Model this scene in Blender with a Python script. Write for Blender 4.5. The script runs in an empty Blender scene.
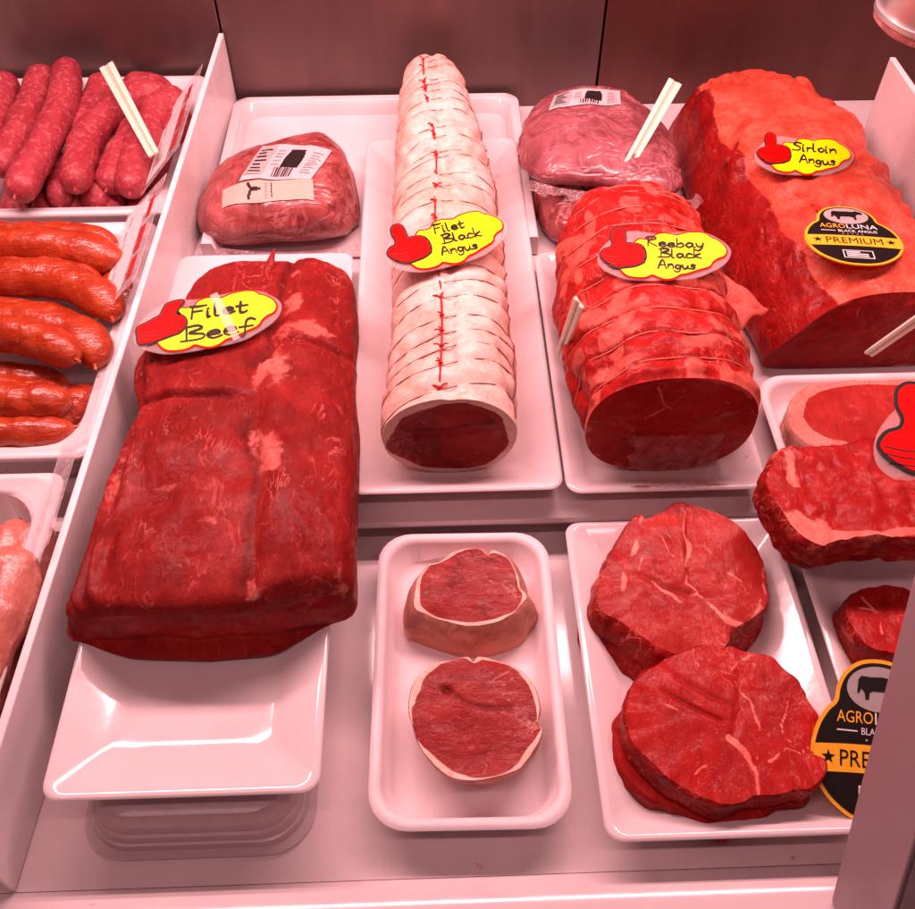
import bpy, math, random
import numpy as np
from mathutils import Vector, Matrix

# ------------------------------------------------------------------ camera, world, light, exposure
scene = bpy.context.scene
COL = scene.collection
rad = math.radians

cam_d = bpy.data.cameras.new('camera')
cam = bpy.data.objects.new('camera', cam_d)
COL.objects.link(cam)
_p, _y = rad(50.0), rad(1.9)
_fw = Vector((math.sin(_y)*math.cos(_p), math.cos(_y)*math.cos(_p), -math.sin(_p)))
_rt = Vector((math.cos(_y), -math.sin(_y), 0))
_up = _rt.cross(_fw)
_m = Matrix((_rt, _up, -_fw)).transposed().to_4x4()
_m.translation = (0, 0, 0.63)
cam.matrix_world = _m
cam_d.sensor_width = 36
cam_d.lens = 36.08
cam_d.clip_start = 0.01
cam_d.clip_end = 50
scene.camera = cam

world = bpy.data.worlds.new('World')
scene.world = world
world.use_nodes = True
bg = world.node_tree.nodes['Background']
bg.inputs[0].default_value = (1.0, 0.50, 0.52, 1)
bg.inputs[1].default_value = 0.10

PINK = (1.0, 0.535, 0.548)
def area_lamp(name, loc, sx, sy, power, rot=(0, 0, 0), color=PINK):
    d = bpy.data.lights.new(name, 'AREA')
    d.shape = 'RECTANGLE'; d.size = sx; d.size_y = sy
    d.energy = power; d.color = color
    o = bpy.data.objects.new(name, d)
    o.location = loc; o.rotation_euler = rot
    COL.objects.link(o)
    return o
# two pink counter tubes under the canopy, above the middle of the display, and an added fill brightening the front faces
area_lamp('counter_tube', (-0.03, 0.755, 0.76), 1.25, 0.022, 8.7)
area_lamp('counter_tube', (-0.03, 0.705, 0.76), 1.25, 0.022, 8.7)
area_lamp('front_tube', (-0.02, 0.06, 0.98), 1.3, 0.05, 3.6, (rad(-22), 0, 0))

scene.render.engine = 'CYCLES'
scene.cycles.use_denoising = True
scene.cycles.use_adaptive_sampling = True
scene.cycles.adaptive_threshold = 0.02
scene.cycles.max_bounces = 8
scene.cycles.transparent_max_bounces = 12
scene.view_settings.view_transform = 'Standard'
scene.view_settings.look = 'None'
scene.view_settings.exposure = 0.0
scene.view_settings.gamma = 1.0
scene.view_settings.use_curve_mapping = False

# ------------------------------------------------------------------ numpy noise
def _hash(ix, iy, iz, seed):
    h = (ix*374761393 + iy*668265263 + iz*1274126177 + seed*974634777) & 0xFFFFFFFF
    h = ((h ^ (h >> 13))*1103515245) & 0xFFFFFFFF
    h = ((h ^ (h >> 16))*2246822519) & 0xFFFFFFFF
    return ((h ^ (h >> 15)) & 0xFFFF)/32767.5 - 1.0
def vnoise(P, scale, seed=0):
    Q = np.asarray(P, float)*scale + 100.37
    I = np.floor(Q).astype(np.int64); F = Q - I
    U = F*F*F*(F*(F*6 - 15) + 10)
    r = 0
    for dx in (0, 1):
        wx = U[..., 0] if dx else 1 - U[..., 0]
        for dy in (0, 1):
            wy = U[..., 1] if dy else 1 - U[..., 1]
            for dz in (0, 1):
                wz = U[..., 2] if dz else 1 - U[..., 2]
                r = r + wx*wy*wz*_hash(I[..., 0]+dx, I[..., 1]+dy, I[..., 2]+dz, seed)
    return r
def fbm(P, scale, octv=4, seed=0, gain=.5):
    r = 0; a = 1.0
    for k in range(octv):
        r = r + a*vnoise(P, scale*2**k, seed+k*17); a *= gain
    return r
def sstep(a, b, x):
    t = np.clip((x - a)/(b - a), 0, 1); return t*t*(3 - 2*t)
def gauss(x, s): return np.exp(-(x/s)**2)
def interp(x, xs, ys):
    """smooth (cosine-eased) interpolation through knots"""
    x = np.asarray(x, float); r = np.interp(x, xs, ys)
    e = 0.03*(xs[-1]-xs[0])
    return (np.interp(x-e, xs, ys) + np.interp(x+e, xs, ys) + 2*r)/4

# ------------------------------------------------------------------ object helpers
def tag(o, label=None, cat=None, group=None, kind=None):
    if label: o['label'] = label
    if cat: o['category'] = cat
    if group: o['group'] = group
    if kind: o['kind'] = kind
    return o
def thing(name, label, cat, loc, group=None):
    o = bpy.data.objects.new(name, None)
    o.empty_display_size = .02
    o.location = loc
    COL.objects.link(o)
    return tag(o, label, cat, group)
def world_loc(o):
    v = Vector((0, 0, 0))
    while o is not None:
        v += o.location; o = o.parent
    return v
def mesh(name, V, F, mat, parent=None, loc=None, smooth=True, sharp=40, attrs=None):
    """vertices are given in world metres; the object's origin is its parent's origin, or loc"""
    V = np.asarray(V, float)
    off = np.array(world_loc(parent)) if parent is not None else np.array(loc if loc is not None else (0, 0, 0))
    me = bpy.data.meshes.new(name)
    me.from_pydata((V - off).tolist(), [], [tuple(int(i) for i in f) for f in F])
    if smooth:
        me.polygons.foreach_set('use_smooth', [True]*len(me.polygons))
        if sharp: me.set_sharp_from_angle(angle=rad(sharp))
    if attrs:
        for k, a in attrs.items():
            at_ = me.attributes.new(k, 'FLOAT', 'POINT')
            at_.data.foreach_set('value', np.asarray(a, np.float32).ravel())
    me.materials.append(mat)
    me.update()
    o = bpy.data.objects.new(name, me)
    if parent is not None: o.parent = parent
    else: o.location = off
    COL.objects.link(o)
    return o

# ------------------------------------------------------------------ materials
def new_mat(name):
    m = bpy.data.materials.new(name); m.use_nodes = True
    nt = m.node_tree
    return m, nt, nt.nodes['Principled BSDF']
class NB:
    def __init__(s, nt): s.nt = nt
    def n(s, t, **k):
        x = s.nt.nodes.new(t)
        for a, v in k.items(): setattr(x, a, v)
        return x
    def l(s, a, b): s.nt.links.new(a, b)
    def coord(s, scale=(1, 1, 1), rot=(0, 0, 0)):
        c = s.n('ShaderNodeTexCoord'); mp = s.n('ShaderNodeMapping')
        mp.inputs['Scale'].default_value = scale; mp.inputs['Rotation'].default_value = rot
        s.l(c.outputs['Object'], mp.inputs['Vector'])
        return mp.outputs[0]
    def noise(s, vec, scale, detail=4, rough=.55, dist=0):
        t = s.n('ShaderNodeTexNoise')
        t.inputs['Scale'].default_value = scale; t.inputs['Detail'].default_value = detail
        t.inputs['Roughness'].default_value = rough; t.inputs['Distortion'].default_value = dist
        s.l(vec, t.inputs['Vector'])
        return t.outputs[0]
    def ramp(s, fac, stops):
        r = s.n('ShaderNodeValToRGB')
        el = r.color_ramp.elements
        while len(el) < len(stops): el.new(.5)
        for e, (p, c) in zip(el, stops):
            e.position = p; e.color = (*c, 1) if len(c) == 3 else c
        s.l(fac, r.inputs[0])
        return r.outputs[0]
    def math(s, op, a, b=None, c=None, clamp=False):
        m = s.n('ShaderNodeMath', operation=op, use_clamp=clamp)
        for i, v in enumerate((a, b, c)):
            if v is None: continue
            if hasattr(v, 'links'): s.l(v, m.inputs[i])
            else: m.inputs[i].default_value = v
        return m.outputs[0]
    def rng(s, v, a, b, c=0., d=1.):
        m = s.n('ShaderNodeMapRange', interpolation_type='SMOOTHSTEP')
        s.l(v, m.inputs[0])
        for i, x in enumerate((a, b, c, d)): m.inputs[i+1].default_value = x
        return m.outputs[0]
    def mix(s, fac, a, b):
        m = s.n('ShaderNodeMix', data_type='RGBA')
        if hasattr(fac, 'links'): s.l(fac, m.inputs[0])
        else: m.inputs[0].default_value = fac
        for i, v in ((6, a), (7, b)):
            if hasattr(v, 'links'): s.l(v, m.inputs[i])
            else: m.inputs[i].default_value = (*v, 1)
        return m.outputs[2]
    def attr(s, name):
        a = s.n('ShaderNodeAttribute', attribute_name=name)
        return a.outputs['Fac']
    def bump(s, h, strength, dist, prev=None):
        b = s.n('ShaderNodeBump')
        b.inputs['Strength'].default_value = strength; b.inputs['Distance'].default_value = dist
        s.l(h, b.inputs['Height'])
        if prev is not None: s.l(prev, b.inputs['Normal'])
        return b.outputs[0]

def plastic(name, col, rough=.25, wear=.06, grime=0.0, spec=.5, coat=0.0, noise_scale=18, bump=.03):
    m, nt, p = new_mat(name); N = NB(nt)
    v = N.coord()
    n1 = N.noise(v, noise_scale, 5, .6)
    c2 = tuple(c*(1 - wear*2.2) for c in col)
    base = N.mix(N.rng(n1, .3, .75), col, c2)
    if grime:
        n2 = N.noise(v, 140, 3, .7)
        base = N.mix(N.rng(n2, .70, .76, 0, grime), base, (.30, .05, .05))
    N.l(base, p.inputs['Base Color'])
    N.l(N.rng(N.noise(v, noise_scale*2.7, 4), .25, .8, rough*.8, rough*1.45), p.inputs['Roughness'])
    p.inputs['Specular IOR Level'].default_value = spec
    p.inputs['Coat Weight'].default_value = coat
    N.l(N.bump(N.noise(v, 60, 3), bump, .002), p.inputs['Normal'])
    return m

def flat(name, col, rough=.45, spec=.22):
    m, nt, p = new_mat(name); N = NB(nt)
    n1 = N.noise(N.coord(), 260, 2)
    N.l(N.mix(N.rng(n1, .35, .7), col, tuple(c*.9 for c in col)), p.inputs['Base Color'])
    p.inputs['Roughness'].default_value = rough
    p.inputs['Specular IOR Level'].default_value = spec
    return m

def meat(name, dark, lite, fat, marble=.5, mwidth=.035, mscale=26, fibre=(1, 1, 1), rot=(0, 0, 0), rough=.52,
         coat=.10, bump=.5, fatnoise=.55, sss=.0, grain=260, cut=False, fatdark=None):
    m, nt, p = new_mat(name); N = NB(nt)
    v = N.coord()
    vf = N.coord(fibre, rot)
    big = N.noise(v, 17, 4, .62, .4)
    base = N.mix(N.rng(big, .32, .70), dark, lite)
    fib = N.noise(vf, 120, 3, .65, .8)
    base = N.mix(N.rng(fib, .48, .76, 0, .45), base, tuple(min(1, c*1.25 + .006) for c in lite))
    base = N.mix(N.rng(fib, .46, .28, 0, .5), base, tuple(c*.6 for c in dark))
    # thin connective-tissue lines and marbling
    wav = N.noise(vf, mscale*1.35, 4, .58, .9)
    ridge = N.math('ABSOLUTE', N.math('SUBTRACT', wav, .5))
    line = N.rng(ridge, mwidth, mwidth*.15)
    msk = N.rng(N.noise(v, mscale*.62, 3, .6), .45, .66)
    line = N.math('MULTIPLY', N.math('MULTIPLY', line, msk), marble)
    ridge2 = N.math('ABSOLUTE', N.math('SUBTRACT', N.noise(vf, mscale*2.6, 3, .5, 2.0), .5))
    line2 = N.math('MULTIPLY', N.rng(ridge2, mwidth*.8, .0), N.rng(N.noise(v, mscale*1.3, 3), .54, .66))
    line = N.math('MAXIMUM', line, N.math('MULTIPLY', line2, marble*.55))
    fl_n = N.noise(vf, mscale*6.0, 3, .6, 1.0)
    fleck = N.math('MULTIPLY', N.rng(fl_n, .63, .70), N.rng(N.noise(v, mscale*.9, 2), .42, .62, 0, marble*.75))
    line = N.math('MAXIMUM', line, fleck)
    # fat painted on the mesh, its edge frayed by noise
    fa = N.attr('fat')
    fr = N.math('MULTIPLY', N.math('SUBTRACT', N.noise(v, 75, 5, .65, .6), .5), fatnoise*2)
    f = N.rng(N.math('ADD', fa, fr), .36, .62)
    fn = N.noise(v, 55, 5, .6)
    fd = fatdark or tuple(c*k for c, k in zip(fat, (.92, .62, .60)))
    fatc = N.mix(N.rng(fn, .36, .66), fat, fd)
    fatc = N.mix(N.rng(big, .42, .62, 0, .55), fatc, fd)
    frid = N.math('ABSOLUTE', N.math('SUBTRACT', N.noise(v, 38, 4, .6, 1.2), .5))
    fatc = N.mix(N.rng(fib, .42, .66, 0, .45), fatc, fd)
    fatc = N.mix(N.rng(frid, .022, .0, 0, .55), fatc, tuple(c*k for c, k in zip(fd, (.72, .5, .5))))
    base = N.mix(N.math('MAXIMUM', line, f), base, fatc)
    # dark attribute: blood stains, darkened seams, creases, grooves and low flanks
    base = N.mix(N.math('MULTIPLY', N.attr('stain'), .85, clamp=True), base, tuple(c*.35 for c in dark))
    N.l(base, p.inputs['Base Color'])
    rn = N.noise(v, 48, 4, .6)
    N.l(N.rng(rn, .3, .75, rough*.65, rough*1.6), p.inputs['Roughness'])
    p.inputs['Specular IOR Level'].default_value = .13
    p.inputs['Coat Weight'].default_value = coat
    p.inputs['Coat Roughness'].default_value = .10
    if sss:
        p.inputs['Subsurface Weight'].default_value = sss
        p.inputs['Subsurface Radius'].default_value = (1, .25, .2)
        p.inputs['Subsurface Scale'].default_value = .006
    bl, bf, bg = (bump*.22, bump*1.0, bump*1.0) if cut else (bump, bump*.8, bump*.8)
    b = N.bump(N.noise(v, 45, 4, .6, .4), bl, .0022)
    b = N.bump(fib, bf, .0014, b)
    b = N.bump(N.noise(v, grain, 3, .65, .6), bg, .0008, b)
    N.l(b, p.inputs['Normal']); N.l(b, p.inputs['Coat Normal'])
    return m

def sausage_mat(name, c1, c2, fleck, rough, coat, fscale=150, bump=.3, amount=(.52, .68), grain=(1, .4, 1)):
    m, nt, p = new_mat(name); N = NB(nt)
    v = N.coord()
    base = N.mix(N.rng(N.noise(v, 26, 4), .3, .7), c1, c2)
    fl = N.noise(v, fscale, 3, .6, .5)
    base = N.mix(N.rng(fl, amount[0], amount[1], 0, .85), base, fleck)
    base = N.mix(N.rng(N.noise(v, fscale*1.7, 2), .40, .28, 0, .5), base, tuple(c*.5 for c in c1))
    N.l(base, p.inputs['Base Color'])
    N.l(N.rng(N.noise(v, 60, 3), .3, .7, rough*.75, rough*1.4), p.inputs['Roughness'])
    p.inputs['Coat Weight'].default_value = coat
    p.inputs['Coat Roughness'].default_value = .15
    b = N.bump(N.noise(v, 45, 4), bump, .003)
    b = N.bump(N.noise(N.coord(grain), 170, 3, .6, .4), bump, .0016, b)
    b = N.bump(fl, bump*.6, .0012, b)
    N.l(b, p.inputs['Normal']); N.l(b, p.inputs['Coat Normal'])
    return m

def film_mat(name, col=(1, 1, 1), alpha=.25, rough=.12, crinkle=.5, spread=1.0):
    """thin clear plastic: mostly see-through, with a gloss of its own"""
    m, nt, p = new_mat(name); N = NB(nt)
    v = N.coord()
    n = N.noise(v, 70, 4, .6, 1.0)
    out = nt.nodes['Material Output']
    tr = N.n('ShaderNodeBsdfTransparent'); tr.inputs[0].default_value = (1, .97, .97, 1)
    p.inputs['Base Color'].default_value = (*col, 1)
    p.inputs['Roughness'].default_value = rough
    N.l(N.bump(n, crinkle, .003), p.inputs['Normal'])
    mx = N.n('ShaderNodeMixShader')
    N.l(N.rng(n, .35, .7, alpha*(1-.4*spread), min(1, alpha*(1+.5*spread))), mx.inputs[0])
    N.l(tr.outputs[0], mx.inputs[1]); N.l(p.outputs[0], mx.inputs[2])
    N.l(mx.outputs[0], out.inputs['Surface'])
    return m

M = {}
M['melamine'] = plastic('melamine', (.78, .66, .665), .10, .03, .5, coat=.2)
M['foam'] = plastic('foam', (.80, .69, .705), .5, .03, 0, noise_scale=40, bump=.06)
M['deck'] = plastic('deck', (.74, .62, .625), .12, .04, .30, bump=.015)
M['divider'] = plastic('divider', (.84, .74, .745), .32, .05)
M['pan'] = plastic('pan', (.80, .70, .71), .26, .03)
M['tub'] = film_mat('tub', (.62, .50, .52), .62, .18, .02, .1)
M['post'] = plastic('post', (.42, .30, .32), .5, .04, noise_scale=6)
M['postedge'] = plastic('postedge', (.10, .07, .07), .5, .04)
M['dark'] = flat('dark', (.015, .008, .008), .5)
M['pick'] = film_mat('pick', (.90, .93, .75), .74, .3, .02, .1)  # pale body of the modelled glass reflections
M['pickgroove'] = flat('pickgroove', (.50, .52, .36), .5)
M['yellow'] = flat('yellow', (1.0, .98, .0), .45)
M['redprint'] = flat('redprint', (.95, .001, .001), .5, .08)
M['ink'] = flat('ink', (.02, .012, .012), .5)
M['holder'] = film_mat('holder', (.80, .60, .60), .24, .10, .04, .15)
M['tape'] = film_mat('tape', (1, 1, .9), .36, .15, .05, .2)  # whitish film imitating a lamp reflection on the tag
M['black'] = flat('black', (.014, .010, .010), .30)
M['orange'] = flat('orange', (1.0, .50, .03), .35)
M['white'] = flat('white', (.85, .80, .78), .4)
M['grey'] = flat('grey', (.42, .37, .36), .5)
M['card'] = flat('card', (.85, .72, .72), .3)
M['clear'] = film_mat('clear', (1, .85, .86), .22, .1)
M['pad'] = film_mat('pad', (.75, .36, .36), .12, .12, .7, 1.6)
M['cardred'] = flat('cardred', (.46, .03, .03), .4)
M['string'] = flat('string', (.55, .012, .015), .6)
M['thread'] = flat('thread', (.20, .035, .03), .6)
M['net'] = flat('net', (.62, .16, .12), .5)

def steel_wall(name, col, rough, metal):
    m, nt, p = new_mat(name); N = NB(nt)
    v = N.coord((5, 1, .5))
    n = N.noise(v, 9, 3, .5)
    b = N.mix(N.rng(n, .3, .7), col, tuple(c*.9 for c in col))
    b = N.mix(N.rng(N.noise(N.coord(), 5, 4), .35, .75, 0, .35), b, tuple(c*.6 for c in col))
    N.l(b, p.inputs['Base Color'])
    p.inputs['Metallic'].default_value = metal
    N.l(N.rng(n, .3, .7, rough*.85, rough*1.2), p.inputs['Roughness'])
    N.l(N.bump(n, .05, .001), p.inputs['Normal'])
    return m
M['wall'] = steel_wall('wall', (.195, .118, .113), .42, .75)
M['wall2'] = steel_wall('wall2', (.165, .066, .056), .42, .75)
M['steel'] = steel_wall('steel', (.78, .72, .69), .34, .7)

# ------------------------------------------------------------------ shape helpers
def rrect(x0, x1, y0, y1, r, seg=6):
    r = max(r, 1e-4)
    pts = []
    for cx, cy, a0 in ((x1-r, y1-r, 0), (x0+r, y1-r, 90), (x0+r, y0+r, 180), (x1-r, y0+r, 270)):
        for k in range(seg+1):
            a = rad(a0 + 90*k/seg)
            pts.append((cx + r*math.cos(a), cy + r*math.sin(a)))
    return pts
def rings_mesh(rings, cap0=True, cap1=True):
    V = [p for r in rings for p in r]; n = len(rings[0]); F = []
    for i in range(len(rings)-1):
        for j in range(n):
            a, b = i*n+j, i*n+(j+1) % n
            F.append((a, b, b+n, a+n))
    if cap0: F.append(tuple(reversed(range(n))))
    if cap1: F.append(tuple(range((len(rings)-1)*n, len(rings)*n)))
    return np.array(V), F
def tray_rings(x0, x1, y0, y1, z, prof, r, rot=0.0):
    cx, cy = (x0+x1)/2, (y0+y1)/2
    out = []
    c, s = math.cos(rot), math.sin(rot)
    for inset, dz, rr in prof:
        pts = rrect(x0+inset, x1-inset, y0+inset, y1-inset, rr)
        out.append([(cx+(px-cx)*c-(py-cy)*s, cy+(px-cx)*s+(py-cy)*c, z+dz) for px, py in pts])
    return out
def platter(name, x0, x1, y0, y1, z, h, fl, label, rot=0.0, group=None):
    prof = [(fl+.001, 0, .010), (fl-.003, .0006, .012), (.004, h-.0045, .014), (.0008, h-.0032, .012), (0, h-.0016, .012),
            (.0010, h-.0002, .012), (.0030, h, .011), (.0060, h-.0008, .010),
            (fl-.006, .0085, .010), (fl-.001, .0055, .012), (fl+.004, .0040, .014), (fl+.010, .0036, .016)]
    V, F = rings_mesh(tray_rings(x0, x1, y0, y1, z, prof, .012, rot))
    o = mesh(name, V, F, M['melamine'], loc=((x0+x1)/2, (y0+y1)/2, z), sharp=50)
    return tag(o, label, 'tray', group)
def foam_tray(name, x0, x1, y0, y1, z, h, label, rot=0.0):
    prof = [(.020, 0, .018), (.012, .002, .024), (.004, h-.006, .026), (.0005, h-.004, .026), (0, h-.002, .026), (.002, h-.0003, .025),
            (.0045, h, .024), (.007, h-.0012, .023), (.0085, h-.004, .022), (.014, .009, .020), (.019, .0055, .018), (.026, .004, .014)]
    V, F = rings_mesh(tray_rings(x0, x1, y0, y1, z, prof, .02, rot))
    o = mesh(name, V, F, M['foam'], loc=((x0+x1)/2, (y0+y1)/2, z), sharp=60)
    return tag(o, label, 'tray')
def box(x0, x1, y0, y1, z0, z1):
    V = [(x, y, z) for z in (z0, z1) for y in (y0, y1) for x in (x0, x1)]
    return V, [(0, 2, 3, 1), (4, 5, 7, 6), (0, 1, 5, 4), (2, 6, 7, 3), (0, 4, 6, 2), (1, 3, 7, 5)]
def bevel(o, w=.002, seg=2):
    b = o.modifiers.new('bevel', 'BEVEL'); b.width = w; b.segments = seg; b.limit_method = 'ANGLE'
    return o

# loft: grid of points (rows along, columns around), displaced along its own normals
def grid_normals(G):
    du = np.gradient(G, axis=0)
    dv = np.roll(G, -1, 1) - np.roll(G, 1, 1)
    n = np.cross(dv, du)
    return n/np.maximum(np.linalg.norm(n, axis=2, keepdims=True), 1e-9)
def orient(G, n):
    c = G.mean(axis=(0, 1)); s = np.sum((G - c)*n)
    return n if s > 0 else -n
def side_mesh(name, G, mat, parent=None, loc=None, fat=None, stain_crease=None, closed0=False, closed1=False):
    R, Nn, _ = G.shape
    V = G.reshape(-1, 3)
    i, j = np.meshgrid(np.arange(R-1), np.arange(Nn), indexing='ij')
    j2 = (j+1) % Nn
    F = np.stack([i*Nn+j, i*Nn+j2, (i+1)*Nn+j2, (i+1)*Nn+j], -1).reshape(-1, 4).tolist()
    fa = np.zeros(R*Nn) if fat is None else np.asarray(fat).reshape(-1)
    st = np.zeros(R*Nn) if stain_crease is None else np.asarray(stain_crease).reshape(-1)
    if closed0: F.append(list(range(Nn)))
    if closed1: F.append(list(range((R-1)*Nn, R*Nn)))
    o = mesh(name, V, F, mat, parent, loc, sharp=0, attrs={'fat': fa, 'stain': st})
    return o
def cap_mesh(name, ring, axis, mat, parent=None, loc=None, bumpfn=None, fatfn=None, stain_crease_fn=None, K=26, dome=0.0, centre=None):
    """fills a closed ring with concentric rows; axis = outward direction"""
    ring = np.asarray(ring); Nn = len(ring)
    axis = np.asarray(axis, float)/np.linalg.norm(axis)
    c = ring.mean(0) if centre is None else np.asarray(centre)
    rs = np.concatenate([[1, .985, .965], np.linspace(.94, .03, K)])
    th = np.linspace(0, 2*np.pi, Nn, endpoint=False)
    q = ring - c
    qf = np.fft.fft(q, axis=0); fr = np.abs(np.fft.fftfreq(Nn)*Nn)
    qs = np.fft.ifft(qf*np.exp(-(fr/3.0)**2)[:, None], axis=0).real      # smooth outline for the inner rows
    tilt_ = np.fft.ifft(qf*np.exp(-(fr/1.2)**4)[:, None], axis=0).real
    qs = qs - (qs @ axis)[:, None]*axis + (tilt_ @ axis)[:, None]*axis
    w = (rs**16)[:, None, None]
    P = c + (qs[None]*(1-w) + q[None]*w)*rs[:, None, None]
    fade = (1 - rs**10)[:, None]
    d = dome*(1 - rs**2)[:, None]*np.ones((1, Nn))
    if bumpfn is not None: d = d + bumpfn(P, rs[:, None], th[None])
    P = P + axis*(d*fade)[..., None]
    V = P.reshape(-1, 3); R = len(rs)
    i, j = np.meshgrid(np.arange(R-1), np.arange(Nn), indexing='ij'); j2 = (j+1) % Nn
    F = np.stack([i*Nn+j, i*Nn+j2, (i+1)*Nn+j2, (i+1)*Nn+j], -1).reshape(-1, 4).tolist()
    F.append(list(range((R-1)*Nn, R*Nn)))
    # make faces look outward
    a, b, d_ = V[F[0][0]], V[F[0][1]], V[F[0][3]]
    if np.dot(np.cross(b - a, d_ - a), axis) < 0: F = [f[::-1] for f in F]
    fa = np.zeros((R, Nn)) if fatfn is None else fatfn(P, rs[:, None]*np.ones((1, Nn)), th[None]*np.ones((R, 1)))
    st = np.zeros((R, Nn)) if stain_crease_fn is None else stain_crease_fn(P, rs[:, None]*np.ones((1, Nn)), th[None]*np.ones((R, 1)))
    return mesh(name, V, F, mat, parent, loc, sharp=0, attrs={'fat': fa, 'stain': st})
def catmull(pts, per=8, closed=False):
    P = np.asarray(pts, float); n = len(P); out = []
    rng_ = range(n) if closed else range(n-1)
    for i in rng_:
        if closed: p0, p1, p2, p3 = P[i-1], P[i], P[(i+1) % n], P[(i+2) % n]
        else: p0, p1, p2, p3 = P[max(i-1, 0)], P[i], P[i+1], P[min(i+2, n-1)]
        for k in range(per):
            t = k/per
            out.append(.5*((2*p1) + (p2-p0)*t + (2*p0-5*p1+4*p2-p3)*t*t + (3*p1-p0-3*p2+p3)*t**3))
    if not closed: out.append(P[-1])
    return np.array(out)
def tube(path, radii, seg=10):
    """rings round a path"""
    P = np.asarray(path, float); n = len(P)
    T = np.gradient(P, axis=0); T /= np.maximum(np.linalg.norm(T, axis=1, keepdims=True), 1e-9)
    up = np.array([0, 0, 1.]);
    rr = np.broadcast_to(np.asarray(radii, float), (n,))
    G = np.zeros((n, seg, 3)); side = None
    a = np.linspace(0, 2*np.pi, seg, endpoint=False)
    for i in range(n):
        if side is None:
            u = up if abs(T[i] @ up) < .9 else np.array([1., 0, 0])
            side = np.cross(T[i], u)
        else: side = side - T[i]*(side @ T[i])
        side = side/np.linalg.norm(side)
        b = np.cross(side, T[i])
        G[i] = P[i] + rr[i]*(np.cos(a)[:, None]*side + np.sin(a)[:, None]*b)
    return G
def tube_vf(path, radii, seg=6):
    G = tube(path, radii, seg); R = len(G)
    V = G.reshape(-1, 3)
    F = [(i*seg+j, i*seg+(j+1) % seg, (i+1)*seg+(j+1) % seg, (i+1)*seg+j) for i in range(R-1) for j in range(seg)]
    F += [tuple(reversed(range(seg))), tuple(range((R-1)*seg, R*seg))]
    return V, F
def merge(parts):
    V = []; F = []
    for v, f in parts:
        o = len(V); V += [tuple(p) for p in v]; F += [tuple(i+o for i in q) for q in f]
    return np.array(V), F
def prism(outline, z0, z1):
    """outline (x, y) -> extruded slab"""
    n = len(outline)
    V = [(x, y, z0) for x, y in outline] + [(x, y, z1) for x, y in outline]
    F = [tuple(reversed(range(n))), tuple(range(n, 2*n))] + [(i, (i+1) % n, (i+1) % n+n, i+n) for i in range(n)]
    return np.array(V), F
def xf(V, Mx):
    V = np.asarray(V, float); A = np.array(Mx)
    return V @ A[:3, :3].T + A[:3, 3]

# ------------------------------------------------------------------ the setting
UP = .035            # height of the raised rear deck
V, F = box(-.75, .75, .172, .452, -.03, 0)
tag(mesh('display_deck_front', V, F, M['deck']), 'glossy white lower deck of the meat counter at the front', kind='structure')
# front lip of the deck: a low rounded kerb
prof = [(.06, -.03), (.06, .004), (.066, .0075), (.150, .0075), (.160, .006), (.172, .0), (.172, -.03)]
V = [(x, y, z) for x in (-.75, .75) for y, z in prof]; n = len(prof)
F = [(i, i+1, i+1+n, i+n) for i in range(n-1)] + [tuple(reversed(range(n))), tuple(range(n, 2*n))]
tag(bevel(mesh('deck_lip', V, F, M['deck'], sharp=35), .0015), 'bright low lip along the front edge of the deck', kind='structure')
# raised rear deck with a moulded, stepped nose
prof = [(.452, -.03), (.452, .002), (.4500, .009), (.4505, .012), (.4400, .0135), (.4390, .0225), (.4400, .0240), (.4320, .0255),
        (.4300, .0290), (.4315, .0330), (.4360, .0350), (1.10, .0350), (1.10, -.03)]
V = [(x, y, z) for x in (-.75, .75) for y, z in prof]; n = len(prof)
F = [(i, i+1, i+1+n, i+n) for i in range(n-1)] + [tuple(reversed(range(n))), tuple(range(n, 2*n))]
tag(mesh('display_deck_rear', V, F, M['deck'], sharp=35), 'raised white rear deck with a stepped nose', kind='structure')
wall = mesh('back_wall', *box(-1.2, 1.2, 1.075, 1.10, -.03, .75), M['dark'])
tag(wall, 'dark reddish brown metal back wall of the counter', kind='structure')
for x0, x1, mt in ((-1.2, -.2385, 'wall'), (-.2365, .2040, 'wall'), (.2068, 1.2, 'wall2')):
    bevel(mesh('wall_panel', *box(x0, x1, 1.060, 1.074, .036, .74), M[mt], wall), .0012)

# ------------------------------------------------------------------ dividers and the front post
def divider(xa, ya, za, xb, yb, zb, th, base, label):
    d = np.array([xb-xa, yb-ya]); d /= np.linalg.norm(d); nx, ny = -d[1]*th/2, d[0]*th/2
    steps = 14; V = []; F = []
    for i in range(steps+1):
        t = i/steps; x, y = xa+(xb-xa)*t, ya+(yb-ya)*t
        zt = za+(zb-za)*t
        zb_ = base if y > .428 else .0012
        V += [(x-nx, y-ny, zb_), (x+nx, y+ny, zb_), (x+nx, y+ny, zt), (x-nx, y-ny, zt)]
    for i in range(steps):
        for k in range(4):
            a = i*4+k; b = i*4+(k+1) % 4
            F.append((a, b, b+4, a+4))
    F += [(3, 2, 1, 0), tuple(range(steps*4, steps*4+4))]
    o = mesh('counter_divider', V, F, M['divider'], loc=((xa+xb)/2, (ya+yb)/2, base), smooth=False)
    bevel(o, .0012)
    return tag(o, label, 'divider', 'dividers between the counter sections')
divider(-.2800, .172, .078, -.2365, 1.055, .135, .006, .0362, 'tall white partition between the sausage pans and the beef platter')
divider(.476, .20, .172, .473, .895, .175, .006, .0362, 'white partition with square corner behind the sirloin at far right')

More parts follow.
